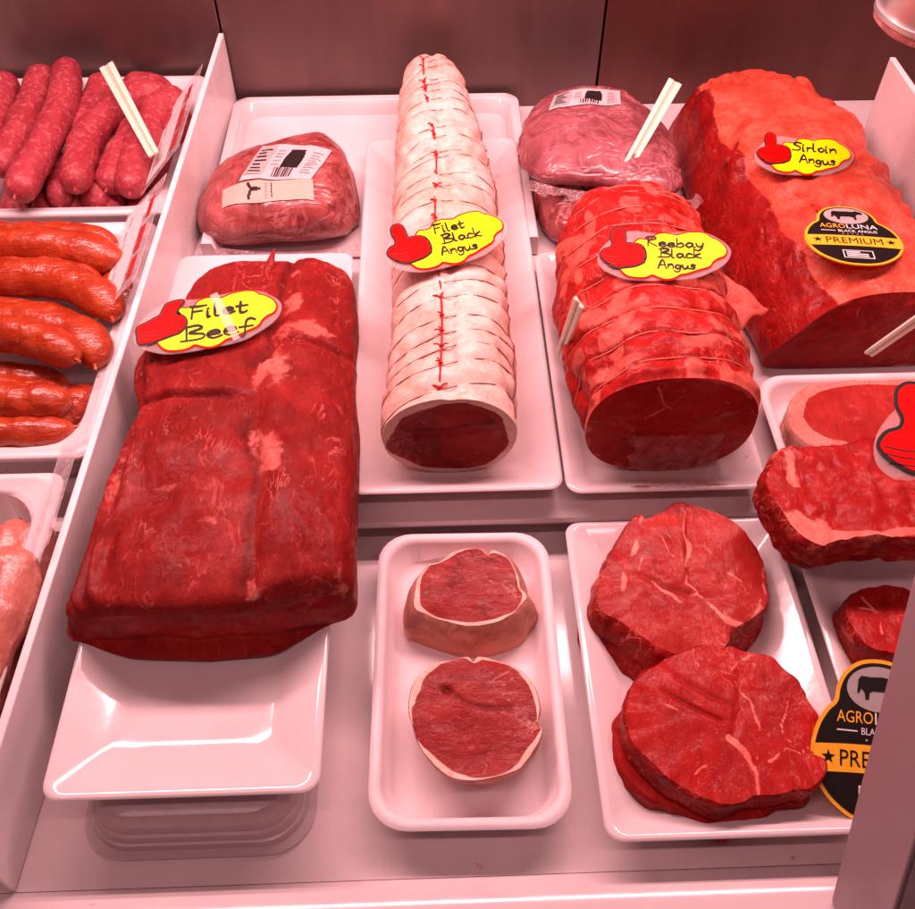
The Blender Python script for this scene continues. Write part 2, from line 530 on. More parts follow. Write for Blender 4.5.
def leaning_post():
    root = thing('front_post', 'broad pinkish grey leaning post at the front right corner', 'post', (.25, .12, .0075))
    z1 = .42; s = .4286
    V = []
    x0, x1 = .2400, .262
    for z in (.0085, z1):
        yb = .145 + s*z
        for y in (yb-.062, yb):
            for x in (x0, x1): V.append((x, y, z))
    F = [(0, 2, 3, 1), (4, 5, 7, 6), (0, 1, 5, 4), (2, 6, 7, 3), (0, 4, 6, 2), (1, 3, 7, 5)]
    bevel(mesh('post_panel', V, F, M['post'], root), .0015)
    V = []
    for z in (.0085, z1):
        yb = .145 + s*z
        for y in (yb-.078, yb-.0635):
            for x in (x0+.002, x1): V.append((x, y, z))
    mesh('rubber_seal', V, F, M['postedge'], root, smooth=False)
leaning_post()

# spot lamp housing hanging in the upper right corner
def spot_housing():
    c = np.array([.409, .75, .2735])
    root = thing('spot_lamp', 'silver cylindrical lamp housing hanging in the upper right corner', 'lamp', tuple(c))
    ax = Vector((.12, -.05, 1)).normalized()
    q = Vector((0, 0, 1)).rotation_difference(ax).to_matrix().to_4x4(); q.translation = c
    def lathe(prof, seg=48):
        V = [(r*math.cos(2*math.pi*j/seg), r*math.sin(2*math.pi*j/seg), z) for r, z in prof for j in range(seg)]
        F = [(i*seg+j, i*seg+(j+1) % seg, (i+1)*seg+(j+1) % seg, (i+1)*seg+j) for i in range(len(prof)-1) for j in range(seg)]
        F += [tuple(reversed(range(seg))), tuple(range((len(prof)-1)*seg, len(prof)*seg))]
        return xf(V, q), F
    mesh('housing', *lathe([(.0385, .010), (.040, .012), (.0402, .13), (.036, .14)]), M['steel'], root)
    mesh('lamp_ring', *lathe([(.0405, .0065), (.0415, .0075), (.0415, .0115), (.0395, .0125)]), M['steel'], root)
    mesh('lens', *lathe([(.030, -.002), (.036, -.001), (.0395, .002), (.0400, .006)]), M['lens'], root)
    for k in range(5):
        a = rad(205 + 14*k); z = .030 + .009*(k % 3)
        V, F = tube_vf([(.0395*math.cos(a), .0395*math.sin(a), z), (.0408*math.cos(a), .0408*math.sin(a), z)], .0011, 8)
        mesh('vent_hole', xf(V, q), F, M['dark'], root)
    V, F = tube_vf([(.415, .75, .40), (.42, .76, .47), (.43, .90, .50), (.435, 1.059, .50)], .008, 10)
    mesh('mounting_arm', V, F, M['steel'], root)
M['lens'] = film_mat('lens', (.75, .30, .32), .8, .15)
spot_housing()

# ------------------------------------------------------------------ trays and platters
platter('platter', -.2520, -.0790, .2080, .7450, .0400, .020, .034, 'long white platter carrying the big beef fillet, its empty front end showing')
platter('platter', -.0720, .0985, .4400, .9480, .0392, .022, .030, 'long white platter under the string-tied fat-covered fillet roast')
platter('platter', .1010, .2620, .4380, .7420, .0358, .022, .026, 'white platter under the tied red ribeye roast')
platter('platter', .1000, .2700, .1810, .4290, .0010, .030, .034, 'white platter holding two round ribeye steaks at the front right')
platter('platter', .2790, .4560, .1850, .4270, .0010, .030, .034, 'white platter half hidden behind the leaning post and the thick steak')
foam_tray('foam_tray', -.0500, .0835, .1920, .4225, .0010, .029, 'white rounded foam tray with two fillet medallions', rad(-.8))
foam_tray('foam_tray', .2765, .4600, .3720, .5580, .0358, .027, 'white rounded foam tray of steaks below the sirloin at right')

# scoop-shaped tray behind: rim on three sides, open towards the front
def scoop_tray():
    root_loc = (-.065, .9, .0355)
    prof = [(0.0, .0010), (0.0, .0215), (.0015, .0230), (.0110, .0230), (.0128, .0218), (.019, .0062), (.026, .0026)]
    # path: left front -> left back corner -> right back corner -> right front
    rings = []
    x0, x1, yb, yf = -.2345, .1080, 1.052, .765
    for ins, dz in prof:
        pts = [(x0+ins, yf)]
        for k in range(7):
            a = rad(180 - 15*k); r = .018
            pts.append((x0+.018+ins*.9 + r*math.cos(a)*(1), yb-.018-ins*.9 + r*math.sin(a)))
        for k in range(7):
            a = rad(90 - 15*k); r = .018
            pts.append((x1-.018-ins*.9 + r*math.cos(a), yb-.018-ins*.9 + r*math.sin(a)))
        pts.append((x1-ins, yf))
        pts[0] = (pts[1][0], yf); pts[-1] = (pts[-2][0], yf)
        rings.append([(x, y, .0355+dz) for x, y in pts])
    n = len(rings[0]); V = [p for r in rings for p in r]; F = []
    for i in range(len(rings)-1):
        for j in range(n-1):
            F.append((i*n+j, i*n+j+1, (i+1)*n+j+1, (i+1)*n+j))
    F.append(tuple(range((len(rings)-1)*n, len(rings)*n)))
    F.append(tuple(i*n for i in range(len(rings)))); F.append(tuple(i*n+n-1 for i in reversed(range(len(rings)))))
    o = mesh('scoop_tray', V, F, M['melamine'], loc=root_loc, sharp=40)
    tag(o, 'wide white open-fronted tray against the back wall', 'tray')
scoop_tray()

# upturned clear tub propping the beef platter
V, F = rings_mesh(tray_rings(-.2420, -.0880, .1885, .330, .0008,
    [(.0, .0, .030), (.0, .003, .030), (.005, .0034, .028), (.006, .010, .028), (.0075, .0104, .027), (.0085, .018, .027), (.0105, .0184, .026),
     (.012, .0300, .026), (.016, .0365, .024), (.024, .0388, .020)], .02), cap0=False)
tag(mesh('storage_tub', V, F, M['tub'], loc=(-.165, .26, .001), sharp=35), 'upturned clear plastic tub propping the front of the beef platter', 'tub')

# ------------------------------------------------------------------ sausage pans
def pan(x0, x1, y0, y1, zb, zr, label):
    h = zr - zb
    prof = [(.022, 0, .03), (.017, .003, .032), (.014, h-.006, .03), (.0005, h-.005, .012), (0, h-.002, .012), (.0015, h, .012),
            (.0065, h, .016), (.0075, h-.0015, .018), (.0135, h-.002, .030), (.016, h-.005, .034), (.020, .008, .034), (.026, .003, .03), (.036, .002, .02)]
    V, F = rings_mesh(tray_rings(x0, x1, y0, y1, zb, prof, .02))
    o = mesh('sausage_pan', V, F, M['pan'], loc=((x0+x1)/2, (y0+y1)/2, zb), sharp=50)
    return tag(o, label, 'pan', 'sausage pans along the left')
pan(-.56, -.2600, .7780, 1.050, .0365, .088, 'white pan heaped with dark pink sausages by the back wall')
pan(-.56, -.2690, .4620, .7640, .0365, .088, 'white pan full of glossy orange-red sausages')
pan(-.56, -.2830, .1780, .4480, .0020, .088, 'white pan of pale pink sausages at the lower left')

M['saus_raw'] = sausage_mat('raw_sausage', (.29, .018, .030), (.37, .034, .048), (.54, .13, .14), .55, .03, 170, .60, (.50, .72))
M['saus_red'] = sausage_mat('red_sausage', (.31, .020, .004), (.43, .044, .008), (.54, .10, .022), .32, .35, 110, .75, (.54, .74), (.22, 1, 1))
M['saus_pale'] = sausage_mat('pale_sausage', (.46, .115, .085), (.54, .175, .135), (.64, .29, .235), .36, .20, 120, .5, (.52, .70))
def sausage(pts, z, r, mat, label, group, seed, taper=1.15):
    P = [(p[0], p[1], p[2] if len(p) > 2 else z) for p in pts]
    path = catmull(P, 14)
    n = len(path); d = np.concatenate([[0], np.cumsum(np.linalg.norm(np.diff(path, axis=0), axis=1))]); L = d[-1]
    # extend with round ends
    q = np.minimum(d, L-d)
    rr = r*np.sqrt(np.clip(1 - (1 - np.clip(q/(r*1.1), 0, 1))**2, 0, 1))
    rr = np.maximum(rr, r*.10)
    # resample densely near the ends so that they read round
    s = np.concatenate([L*(1-np.cos(np.linspace(0, np.pi, 60)))/2])
    path = np.stack([np.interp(s, d, path[:, k]) for k in range(3)], 1)
    q = np.minimum(s, L-s)
    rr = r*np.sqrt(np.clip(1 - (1 - np.clip(q/(r*taper), 0, 1))**2, 0, 1)); rr = np.maximum(rr, r*.09)
    G = tube(path, rr, 36)
    nrm = grid_normals(G); nrm = orient(G, nrm)
    rad_ = G - path[:, None, :]
    k = (rr/r)[:, None]
    dd = fbm(G, 34, 3, seed)*.0020 + vnoise(G, 100, seed+5)*.0008
    G = path[:, None, :] + rad_*(1 + (dd*k/np.maximum(rr, 1e-4)[:, None])[..., None])
    lo = (path[0] + path[-1])/2; base = (path[:, 0].mean(), path[:, 1].mean(), path[:, 2].mean() - r)
    root = thing('sausage', label, 'sausage', tuple(float(b) for b in base), group)
    side_mesh('casing', G, M[mat], root, closed0=True, closed1=True)
    # twisted tips
    for e, nb in ((0, 3), (-1, -4)):
        t = path[e] - path[nb]; t = t/np.linalg.norm(t)
        tip = [path[e] - t*.001, path[e] + t*.0018, path[e] + t*.0042 + np.array([0, 0, -.0012])]
        V, F = tube_vf(tip, [r*.10, r*.08, r*.10], 8)
        mesh('twisted_tip', V, F, M[mat], root)
    return root
G1 = 'dark pink sausages in the back pan'
R1 = [
 ([(-.411,1.030),(-.397,.935),(-.398,.845),(-.402,.775)], .112, 'longest dark pink sausage lying on top, pointing at the viewer in the back pan'),
 ([(-.446,1.036),(-.437,.948),(-.437,.830)], .103, 'dark pink sausage left of the longest one in the back pan'),
 ([(-.486,1.025),(-.470,.92),(-.478,.82)], .099, 'dark pink sausage at the left picture edge in the back pan'),
 ([(-.296,.992),(-.340,.946),(-.360,.880),(-.351,.795)], .106, 'thick dark pink sausage bent over the middle of the back pan pile'),
 ([(-.277,.985),(-.299,.950),(-.306,.860),(-.300,.797)], .098, 'dark pink sausage curving beside the partition in the back pan'),
 ([(-.316,.935),(-.324,.866),(-.327,.810)], .094, 'short dark pink sausage wedged between two bent ones in the back pan'),
 ([(-.374,1.036),(-.378,.985),(-.382,.900)], .092, 'dark pink sausage behind the pale strip in the back pan'),
 ([(-.392,.890),(-.376,.802)], .080, 'dark pink sausage end below the bent thick one in the back pan'),
 ([(-.400,.870),(-.397,.803)], .064, 'buried dark pink sausage end at the front left of the back pan'),
 ([(-.362,.880),(-.363,.801)], .064, 'buried dark pink sausage end at the front middle of the back pan'),
 ([(-.336,.870),(-.333,.801)], .068, 'round dark pink sausage end in front of the short wedged one'),
 ([(-.302,.86),(-.301,.800)], .062, 'buried dark pink sausage end at the front right of the back pan'),
 ([(-.286,.900),(-.281,.815)], .068, 'dark pink sausage half covered by the plastic card in the back pan'),
 ([(-.430,.870),(-.430,.802)], .068, 'low dark pink sausage end at the front left edge of the picture'),
 ([(-.300,1.03),(-.36,1.035)], .082, 'dark pink sausage lying crosswise at the back of the back pan'),
 ([(-.335,1.015),(-.352,.985),(-.375,.955)], .092, 'dark pink sausage lying aslant behind the bent thick one'),
 ([(-.418,.960),(-.420,.900),(-.416,.815)], .082, 'dark pink sausage squeezed between the two leftmost long ones'),
 ([(-.330,.900),(-.345,.850),(-.338,.800)], .080, 'dark pink sausage below the gap between the bent ones'),
 ([(-.274,.960),(-.279,.900)], .088, 'dark pink sausage stub against the partition in the back pan')]
for k, (pts, z, lab) in enumerate(R1): sausage(pts, z, (.0168 if k < 6 else .0158), 'saus_raw', lab, G1, 11+k)
G2 = 'orange-red sausages in the middle pan'
R2 = [
 ([(-.46,.716),(-.404,.715),(-.347,.708),(-.285,.690)], .098, .0200, 'straight orange-red sausage along the back of the middle pan'),
 ([(-.45,.668),(-.391,.668),(-.336,.662),(-.296,.638),(-.279,.610)], .098, .0180, 'orange-red sausage bending down towards the partition'),
 ([(-.45,.640),(-.387,.638),(-.320,.630)], .078, .0165, 'orange-red sausage mostly hidden below the bending one'),
 ([(-.45,.610),(-.376,.611),(-.323,.604),(-.292,.582),(-.283,.556)], .094, .0190, 'thick orange-red sausage with its bent end pointing at the viewer'),
 ([(-.43,.585),(-.363,.578),(-.319,.566),(-.290,.545)], .112, .0170, 'orange-red sausage resting on top of the others in the middle pan'),
 ([(-.43,.560),(-.364,.558),(-.310,.552)], .078, .0155, 'dark orange-red sausage just below the topmost one'),
 ([(-.43,.516),(-.349,.517),(-.312,.515),(-.292,.519)], .095, .0170, 'pale ended orange-red sausage near the front of the middle pan'),
 ([(-.284,.545),(-.310,.518),(-.345,.500)], .076, .0160, 'slanting orange-red sausage under the pale ended one'),
 ([(-.43,.490),(-.342,.489),(-.306,.489),(-.288,.495)], .086, .0145, 'thin orange-red sausage along the front rim of the middle pan'),
 ([(-.46,.738),(-.36,.736),(-.300,.724)], .090, .0165, 'orange-red sausage at the very back rim of the middle pan'),
 ([(-.44,.694),(-.36,.692),(-.305,.672)], .088, .0160, 'orange-red sausage between the straight back one and the bending one'),
 ([(-.43,.632),(-.35,.628),(-.302,.600)], .086, .0155, 'orange-red sausage tucked under the thick bent ended one'),
 ([(-.42,.503),(-.34,.506),(-.295,.512)], .078, .0150, 'low orange-red sausage behind the thin front one'),
 ([(-.43,.540),(-.35,.540),(-.300,.538)], .080, .0150, 'orange-red sausage lying just behind the pale ended one'),
 ([(-.310,.700),(-.288,.668),(-.286,.640)], .078, .0155, 'orange-red sausage end peeking out beside the plastic card')]
for k, (pts, z, r, lab) in enumerate(R2): sausage(pts, z, r*.96, 'saus_red', lab, G2, 61+k, 1.9)
G3 = 'pale sausages in the front pan'
R3 = [
 ([(-.302,.376),(-.297,.338),(-.303,.289),(-.312,.225)], .088, .0200, 'long pale sausage on top, pointing at the viewer in the front pan'),
 ([(-.318,.417),(-.312,.35)], .066, .0150, 'middle one of three pale sausage ends at the back of the front pan'),
 ([(-.304,.418),(-.300,.36),(-.306,.30)], .060, .0170, 'pale sausage end nearest the partition in the front pan'),
 ([(-.326,.345),(-.330,.290),(-.336,.230)], .070, .0165, 'pale sausage lying left of the long one in the front pan'),
 ([(-.303,.330),(-.306,.270),(-.300,.215)], .060, .0160, 'buried pale sausage right below the long one in the front pan'),
 ([(-.342,.412),(-.337,.349),(-.345,.27)], .078, .0180, 'pale sausage end at the left picture edge in the front pan')]
for k, (pts, z, r, lab) in enumerate(R3): sausage(pts, z, r, 'saus_pale', lab, G3, 91+k)

# plastic cards leaning between the pans and the partition
def price_card(y0, y1, x0, z0, x1, z1, label, skew=.02, printed=True):
    P = lambda u, v, o=0: np.array([x0+(x1-x0)*v - .75*o, y0+(y1-y0)*u + skew*v, z0+(z1-z0)*v + .66*o])
    root = thing('price_card', label, 'card', tuple(P(.5, 0)), 'plastic price cards at the partition')
    def quad(u0, u1, v0, v1, o0, o1):
        V = [P(u, v, o) for o in (o0, o1) for u, v in ((u0, v0), (u1, v0), (u1, v1), (u0, v1))]
        return V, [(3, 2, 1, 0), (4, 5, 6, 7), (0, 1, 5, 4), (1, 2, 6, 5), (2, 3, 7, 6), (3, 0, 4, 7)]
    mesh('sleeve', *quad(0, 1, 0, 1, 0, .0006), M['clear'], root, smooth=False)
    if not printed: return
    mesh('paper', *quad(.06, .94, .08, .62, .0008, .0011), M['card'], root, smooth=False)
    for u0, u1, v0, v1 in ((.10, .28, .70, .84), (.34, .58, .68, .82), (.66, .84, .72, .84)):
        mesh('red_band', *quad(u0, u1, v0, v1, .0008, .0011), M['cardred'], root, smooth=False)
    for k in range(6):
        u = .12+.13*k
        mesh('print_line', *quad(u, u+.09, .20+.04*(k % 2), .25+.04*(k % 2), .0013, .0015), M['grey'], root, smooth=False)
price_card(.800, .965, -.291, .092, -.2470, .134, 'plastic card leaning over the dark pink sausages')
price_card(.610, .770, -.2985, .090, -.2555, .124, 'plastic card leaning over the orange-red sausages')
price_card(.350, .470, -.2905, .090, -.2715, .103, 'narrow clear plastic sleeve beside the pale sausages', printed=False)

# ------------------------------------------------------------------ meat materials
M['beef'] = meat('beef', (.170, .006, .005), (.275, .014, .012), (.60, .160, .130), .58, .022, 36, (1, .45, 1), bump=.5, coat=.05, rough=.6)
M['beef_cut'] = meat('beef_cut', (.21, .004, .004), (.30, .008, .007), (.56, .11, .09), .40, .022, 18, (1, 1, 1), bump=.40, cut=True)
M['roast_fat'] = meat('roast_fat', (.76, .37, .29), (.84, .60, .53), (.84, .66, .60), .0, .02, 20, bump=.30, rough=.40, coat=.15)
M['roast_cut'] = meat('roast_cut', (.21, .009, .009), (.31, .018, .016), (.80, .58, .50), .25, .02, 30, (.5, 1, 1), fatnoise=.12, bump=.35, fatdark=(.74, .46, .38), cut=True)
M['rib'] = meat('rib', (.29, .005, .004), (.44, .012, .009), (.60, .125, .092), .95, .035, 44, (1, .5, 1), bump=.6, fatnoise=.6)
M['rib_cut'] = meat('rib_cut', (.27, .006, .005), (.37, .012, .010), (.60, .13, .10), .55, .025, 20, bump=.35, cut=True)
M['sirloin'] = meat('sirloin', (.21, .004, .004), (.31, .007, .006), (.74, .145, .092), .55, .022, 66, (1, .28, .8), (0, 0, .25), bump=1.0, fatnoise=.45, fatdark=(.56, .055, .030), rough=.38)
M['sirloin_cut'] = meat('sirloin_cut', (.21, .005, .006), (.30, .009, .010), (.62, .10, .08), .35, .025, 22, bump=.3, cut=True)
M['steak'] = meat('steak', (.31, .012, .009), (.42, .024, .019), (.72, .26, .21), .45, .016, 34, (1, .40, 1), (0, 0, .5), bump=.45, cut=True)
M['steak_red'] = meat('steak_red', (.30, .005, .004), (.41, .010, .008), (.72, .22, .17), .45, .016, 36, (1, .35, 1), (0, 0, .7), bump=.5, cut=True)
M['medal'] = meat('medal', (.23, .012, .011), (.32, .022, .019), (.82, .56, .47), .40, .014, 40, (.35, 1, 1), (0, 0, .15), bump=.55, fatnoise=.10, fatdark=(.80, .48, .38), cut=True)
M['steak_edge'] = meat('steak_edge', (.20, .004, .003), (.33, .009, .007), (.66, .17, .13), .8, .03, 48, (1, 1, .5), bump=.7)
M['medal_side'] = meat('medal_side', (.42, .13, .095), (.56, .24, .18), (.70, .38, .30), .3, .03, 20, bump=.35)

def seg_dist(P, a, b):
    a, b = np.array(a), np.array(b); ab = b-a
    t = np.clip(((P[..., :2]-a) @ ab)/(ab @ ab), 0, 1)
    return np.linalg.norm(P[..., :2] - (a + t[..., None]*ab), axis=-1)
def poly_dist(P, pts):
    d = None
    for a, b in zip(pts[:-1], pts[1:]):
        e = seg_dist(P, a, b); d = e if d is None else np.minimum(d, e)
    return d
def veins(lines, w=.0022, amp=.85, seed=5, frag=1.0):
    def f(P, r, th):
        Q = P + .0035*np.stack([vnoise(P, 60, seed), vnoise(P, 60, seed+1), 0*P[..., 0]], -1)
        o = np.zeros(r.shape)
        for k, (pts, ww) in enumerate(lines):
            o = np.maximum(o, amp*gauss(poly_dist(Q, pts), w*ww*.62)*(.72+.75*vnoise(P, 70, seed+7+k)))
        return o
    return f
# ------------------------------------------------------------------ the big beef fillet
def superell(th, hw, hh, ex, ez):
    c, s = np.cos(th), np.sin(th)
    return hw*np.sign(c)*np.abs(c)**ex, hh*np.sign(s)*np.abs(s)**ez
def big_fillet():
    R, Nn = 190, 200
    t = np.linspace(0, 1, R); th = np.linspace(0, 2*np.pi, Nn, endpoint=False)
    # round the far end by squeezing the last rows together
    y = .318 + (.700-.318)*t
    xl = interp(y, [.318, .34, .42, .49, .53, .56, .60, .66, .70], [-.2660, -.2620, -.248, -.231, -.242, -.243, -.228, -.219, -.205])
    xr = interp(y, [.318, .42, .55, .62, .67, .70], [-.060, -.062, -.066, -.067, -.074, -.094])
    zt = interp(y, [.318, .35, .45, .55, .65, .70], [.112, .120, .124, .122, .114, .098])
    zb = .0455
    e = np.sqrt(np.clip(1 - np.clip((t-.93)/.07, 0, 1)**2, .02, 1))
    cx, hw = (xl+xr)/2, (xr-xl)/2*(.35+.65*e); hh = (zt-zb)/2
    hh = hh*(.3+.7*e)
    r0 = np.clip((y-y[0])/.012, 0, 1); r0 = np.sqrt(1-(1-r0)**2)
    hw = hw - .006*(1-r0); hh = hh - .005*(1-r0)
    X, Z = superell(th[None], hw[:, None], hh[:, None], .62, .60)
    Xb, Zb = superell(th[None], hw[:, None], hh[:, None], .26, .30)
    lowh = sstep(.25, -.35, np.sin(th))[None]
    X = X*(1-lowh) + Xb*lowh; Z = Z*(1-lowh) + Zb*lowh
    Z = Z + zb + hh[:, None]
    fr_ = sstep(.45, .0, t)[:, None]
    X = X + fr_*sstep(.02, -.04, X)*(.024*(Z-zb)/.075)
    X = X + cx[:, None]
    Y = np.broadcast_to(y[:, None], X.shape).copy()
    # the front cut leans: left corner is drawn back, the foot bulges
    k = sstep(.25, 0, t)[:, None]
    Y = Y + k*(.016*sstep(-.13, -.06, X) + .006*sstep(-.22, -.26, X) - .006*gauss(X+.16, .06))
    Y = Y - k*.006*(1 - (Z-zb)/.075)
    G = np.stack([X, Y, Z], -1)
    n = orient(G, grid_normals(G))
    top = np.clip(n[..., 2], 0, 1)
    ph = fbm(G, 14, 4, 3)
    d = .0022*fbm(G, 12, 2, 1) + .0010*fbm(G*np.array([1, .5, 1]), 70, 3, 2)
    # seam between the main muscle and the chain
    sx = interp(G[..., 1], [.318, .334, .37, .414, .462, .515, .548, .60, .70], [-.127, -.126, -.129, -.125, -.139, -.141, -.131, -.128, -.13])
    sx = sx + .004*vnoise(G, 40, 9)
    ds = G[..., 0] - sx
    d = d - .0042*gauss(ds, .004)*top + .004*gauss(ds-.020, .014)*top
    # cross creases on the left muscle
    yc = .492 + .10*(G[..., 0]+.18)**2*8 + .006*vnoise(G*np.array([1, 0, 1]), 30, 4)
    d = d - .0065*gauss(G[..., 1]-yc, .0035)*sstep(-.145, -.16, G[..., 0])*top
    yc2 = .548 + .010*vnoise(G*np.array([1, 0, 1]), 22, 14)
    d = d - .006*gauss(G[..., 1]-yc2, .004)*sstep(-.135, -.12, G[..., 0])*top
    # strips of muscle along the left flank
    left = sstep(-.20, -.235, G[..., 0])
    d = d + left*.0035*np.sin(G[..., 2]*420 + 9*fbm(G, 12, 2, 21))*(np.clip(1-np.abs(n[..., 1]), 0, 1))
    # shallow dents
    d = d - .006*gauss(np.hypot(G[..., 0]+.20, G[..., 1]-.40), .022)*top - .004*gauss(np.hypot(G[..., 0]+.165, G[..., 1]-.36), .02)*top
    edge = sstep(0, .03, t)[:, None]
    G = G + n*(d*(.25+.75*edge))[..., None]
    fl_l = np.interp(G[..., 0], [-.252, -.216], [.0622, .0490]); fl_r = np.interp(G[..., 0], [-.115, -.079], [.0490, .0622])
    fl_ = np.maximum(np.maximum(fl_l, fl_r), .0450)
    G[..., 2] = np.where(G[..., 2] < fl_, fl_ + .06*(G[..., 2]-fl_), G[..., 2])
    # fat along the seam, on the far chain and over the left shoulder
    ny = G[..., 1]
    f = gauss(ds-.006, .010)*(.30 + .80*vnoise(G, 44, 31))*top
    f = np.maximum(f, .58*gauss(np.hypot((G[..., 0]+.122)/.016, (ny-.515)/.035), 1)*top)
    f = np.maximum(f, .62*gauss(np.hypot((G[..., 0]+.122)/.015, (ny-.43)/.03), 1)*top)
    f = np.maximum(f, .70*gauss(np.hypot((G[..., 0]+.105)/.03, (ny-.566)/.014), 1)*top)
    f = np.maximum(f, .45*gauss(np.hypot((G[..., 0]+.235)/.012, (ny-.42)/.08), 1))
    f = np.maximum(f, .40*sstep(.15, .5, vnoise(G*np.array([1, .5, 1]), 34, 77))*sstep(-.10, -.07, G[..., 0]))
    f = np.maximum(f, .52*gauss(np.hypot((G[..., 0]+.195)/.014, (ny-.405)/.008), 1))
    f = np.maximum(f, .50*gauss(np.hypot((G[..., 0]+.16)/.02, (ny-.375)/.006), 1))
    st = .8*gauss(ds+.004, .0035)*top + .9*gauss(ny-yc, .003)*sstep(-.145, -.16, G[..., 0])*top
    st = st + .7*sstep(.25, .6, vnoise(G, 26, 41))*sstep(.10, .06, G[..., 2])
    root = thing('beef_fillet', 'large dark red block of raw beef fillet on the long platter', 'meat', (-.16, .5, .0455))
    side_mesh('muscle', G, M['beef'], root, fat=f, stain_crease=st, closed1=True)
    cap_mesh('cut_face', G[0], (0, -1, -.1), M['beef_cut'], root,
             bumpfn=lambda P, r, th: .0025*fbm(P, 30, 3, 8) + .001*fbm(P, 90, 2, 5),
             fatfn=lambda P, r, th: .25*sstep(.2, .5, vnoise(P, 40, 3))*(r > .8), dome=.004)
    # small curled shred at the far end
    V, F = tube_vf(catmull([(-.150, .640, .096), (-.148, .655, .105), (-.145, .668, .112), (-.142, .676, .118)], 5), [.010]*5+[.006, .0055, .005, .0045, .004]+[.0032, .0026, .002, .0015, .001, .0006], 10)
    o = mesh('loose_shred', V, F, M['beef'], root, attrs={'fat': np.full(len(V), .3), 'stain': np.zeros(len(V))})
big_fillet()

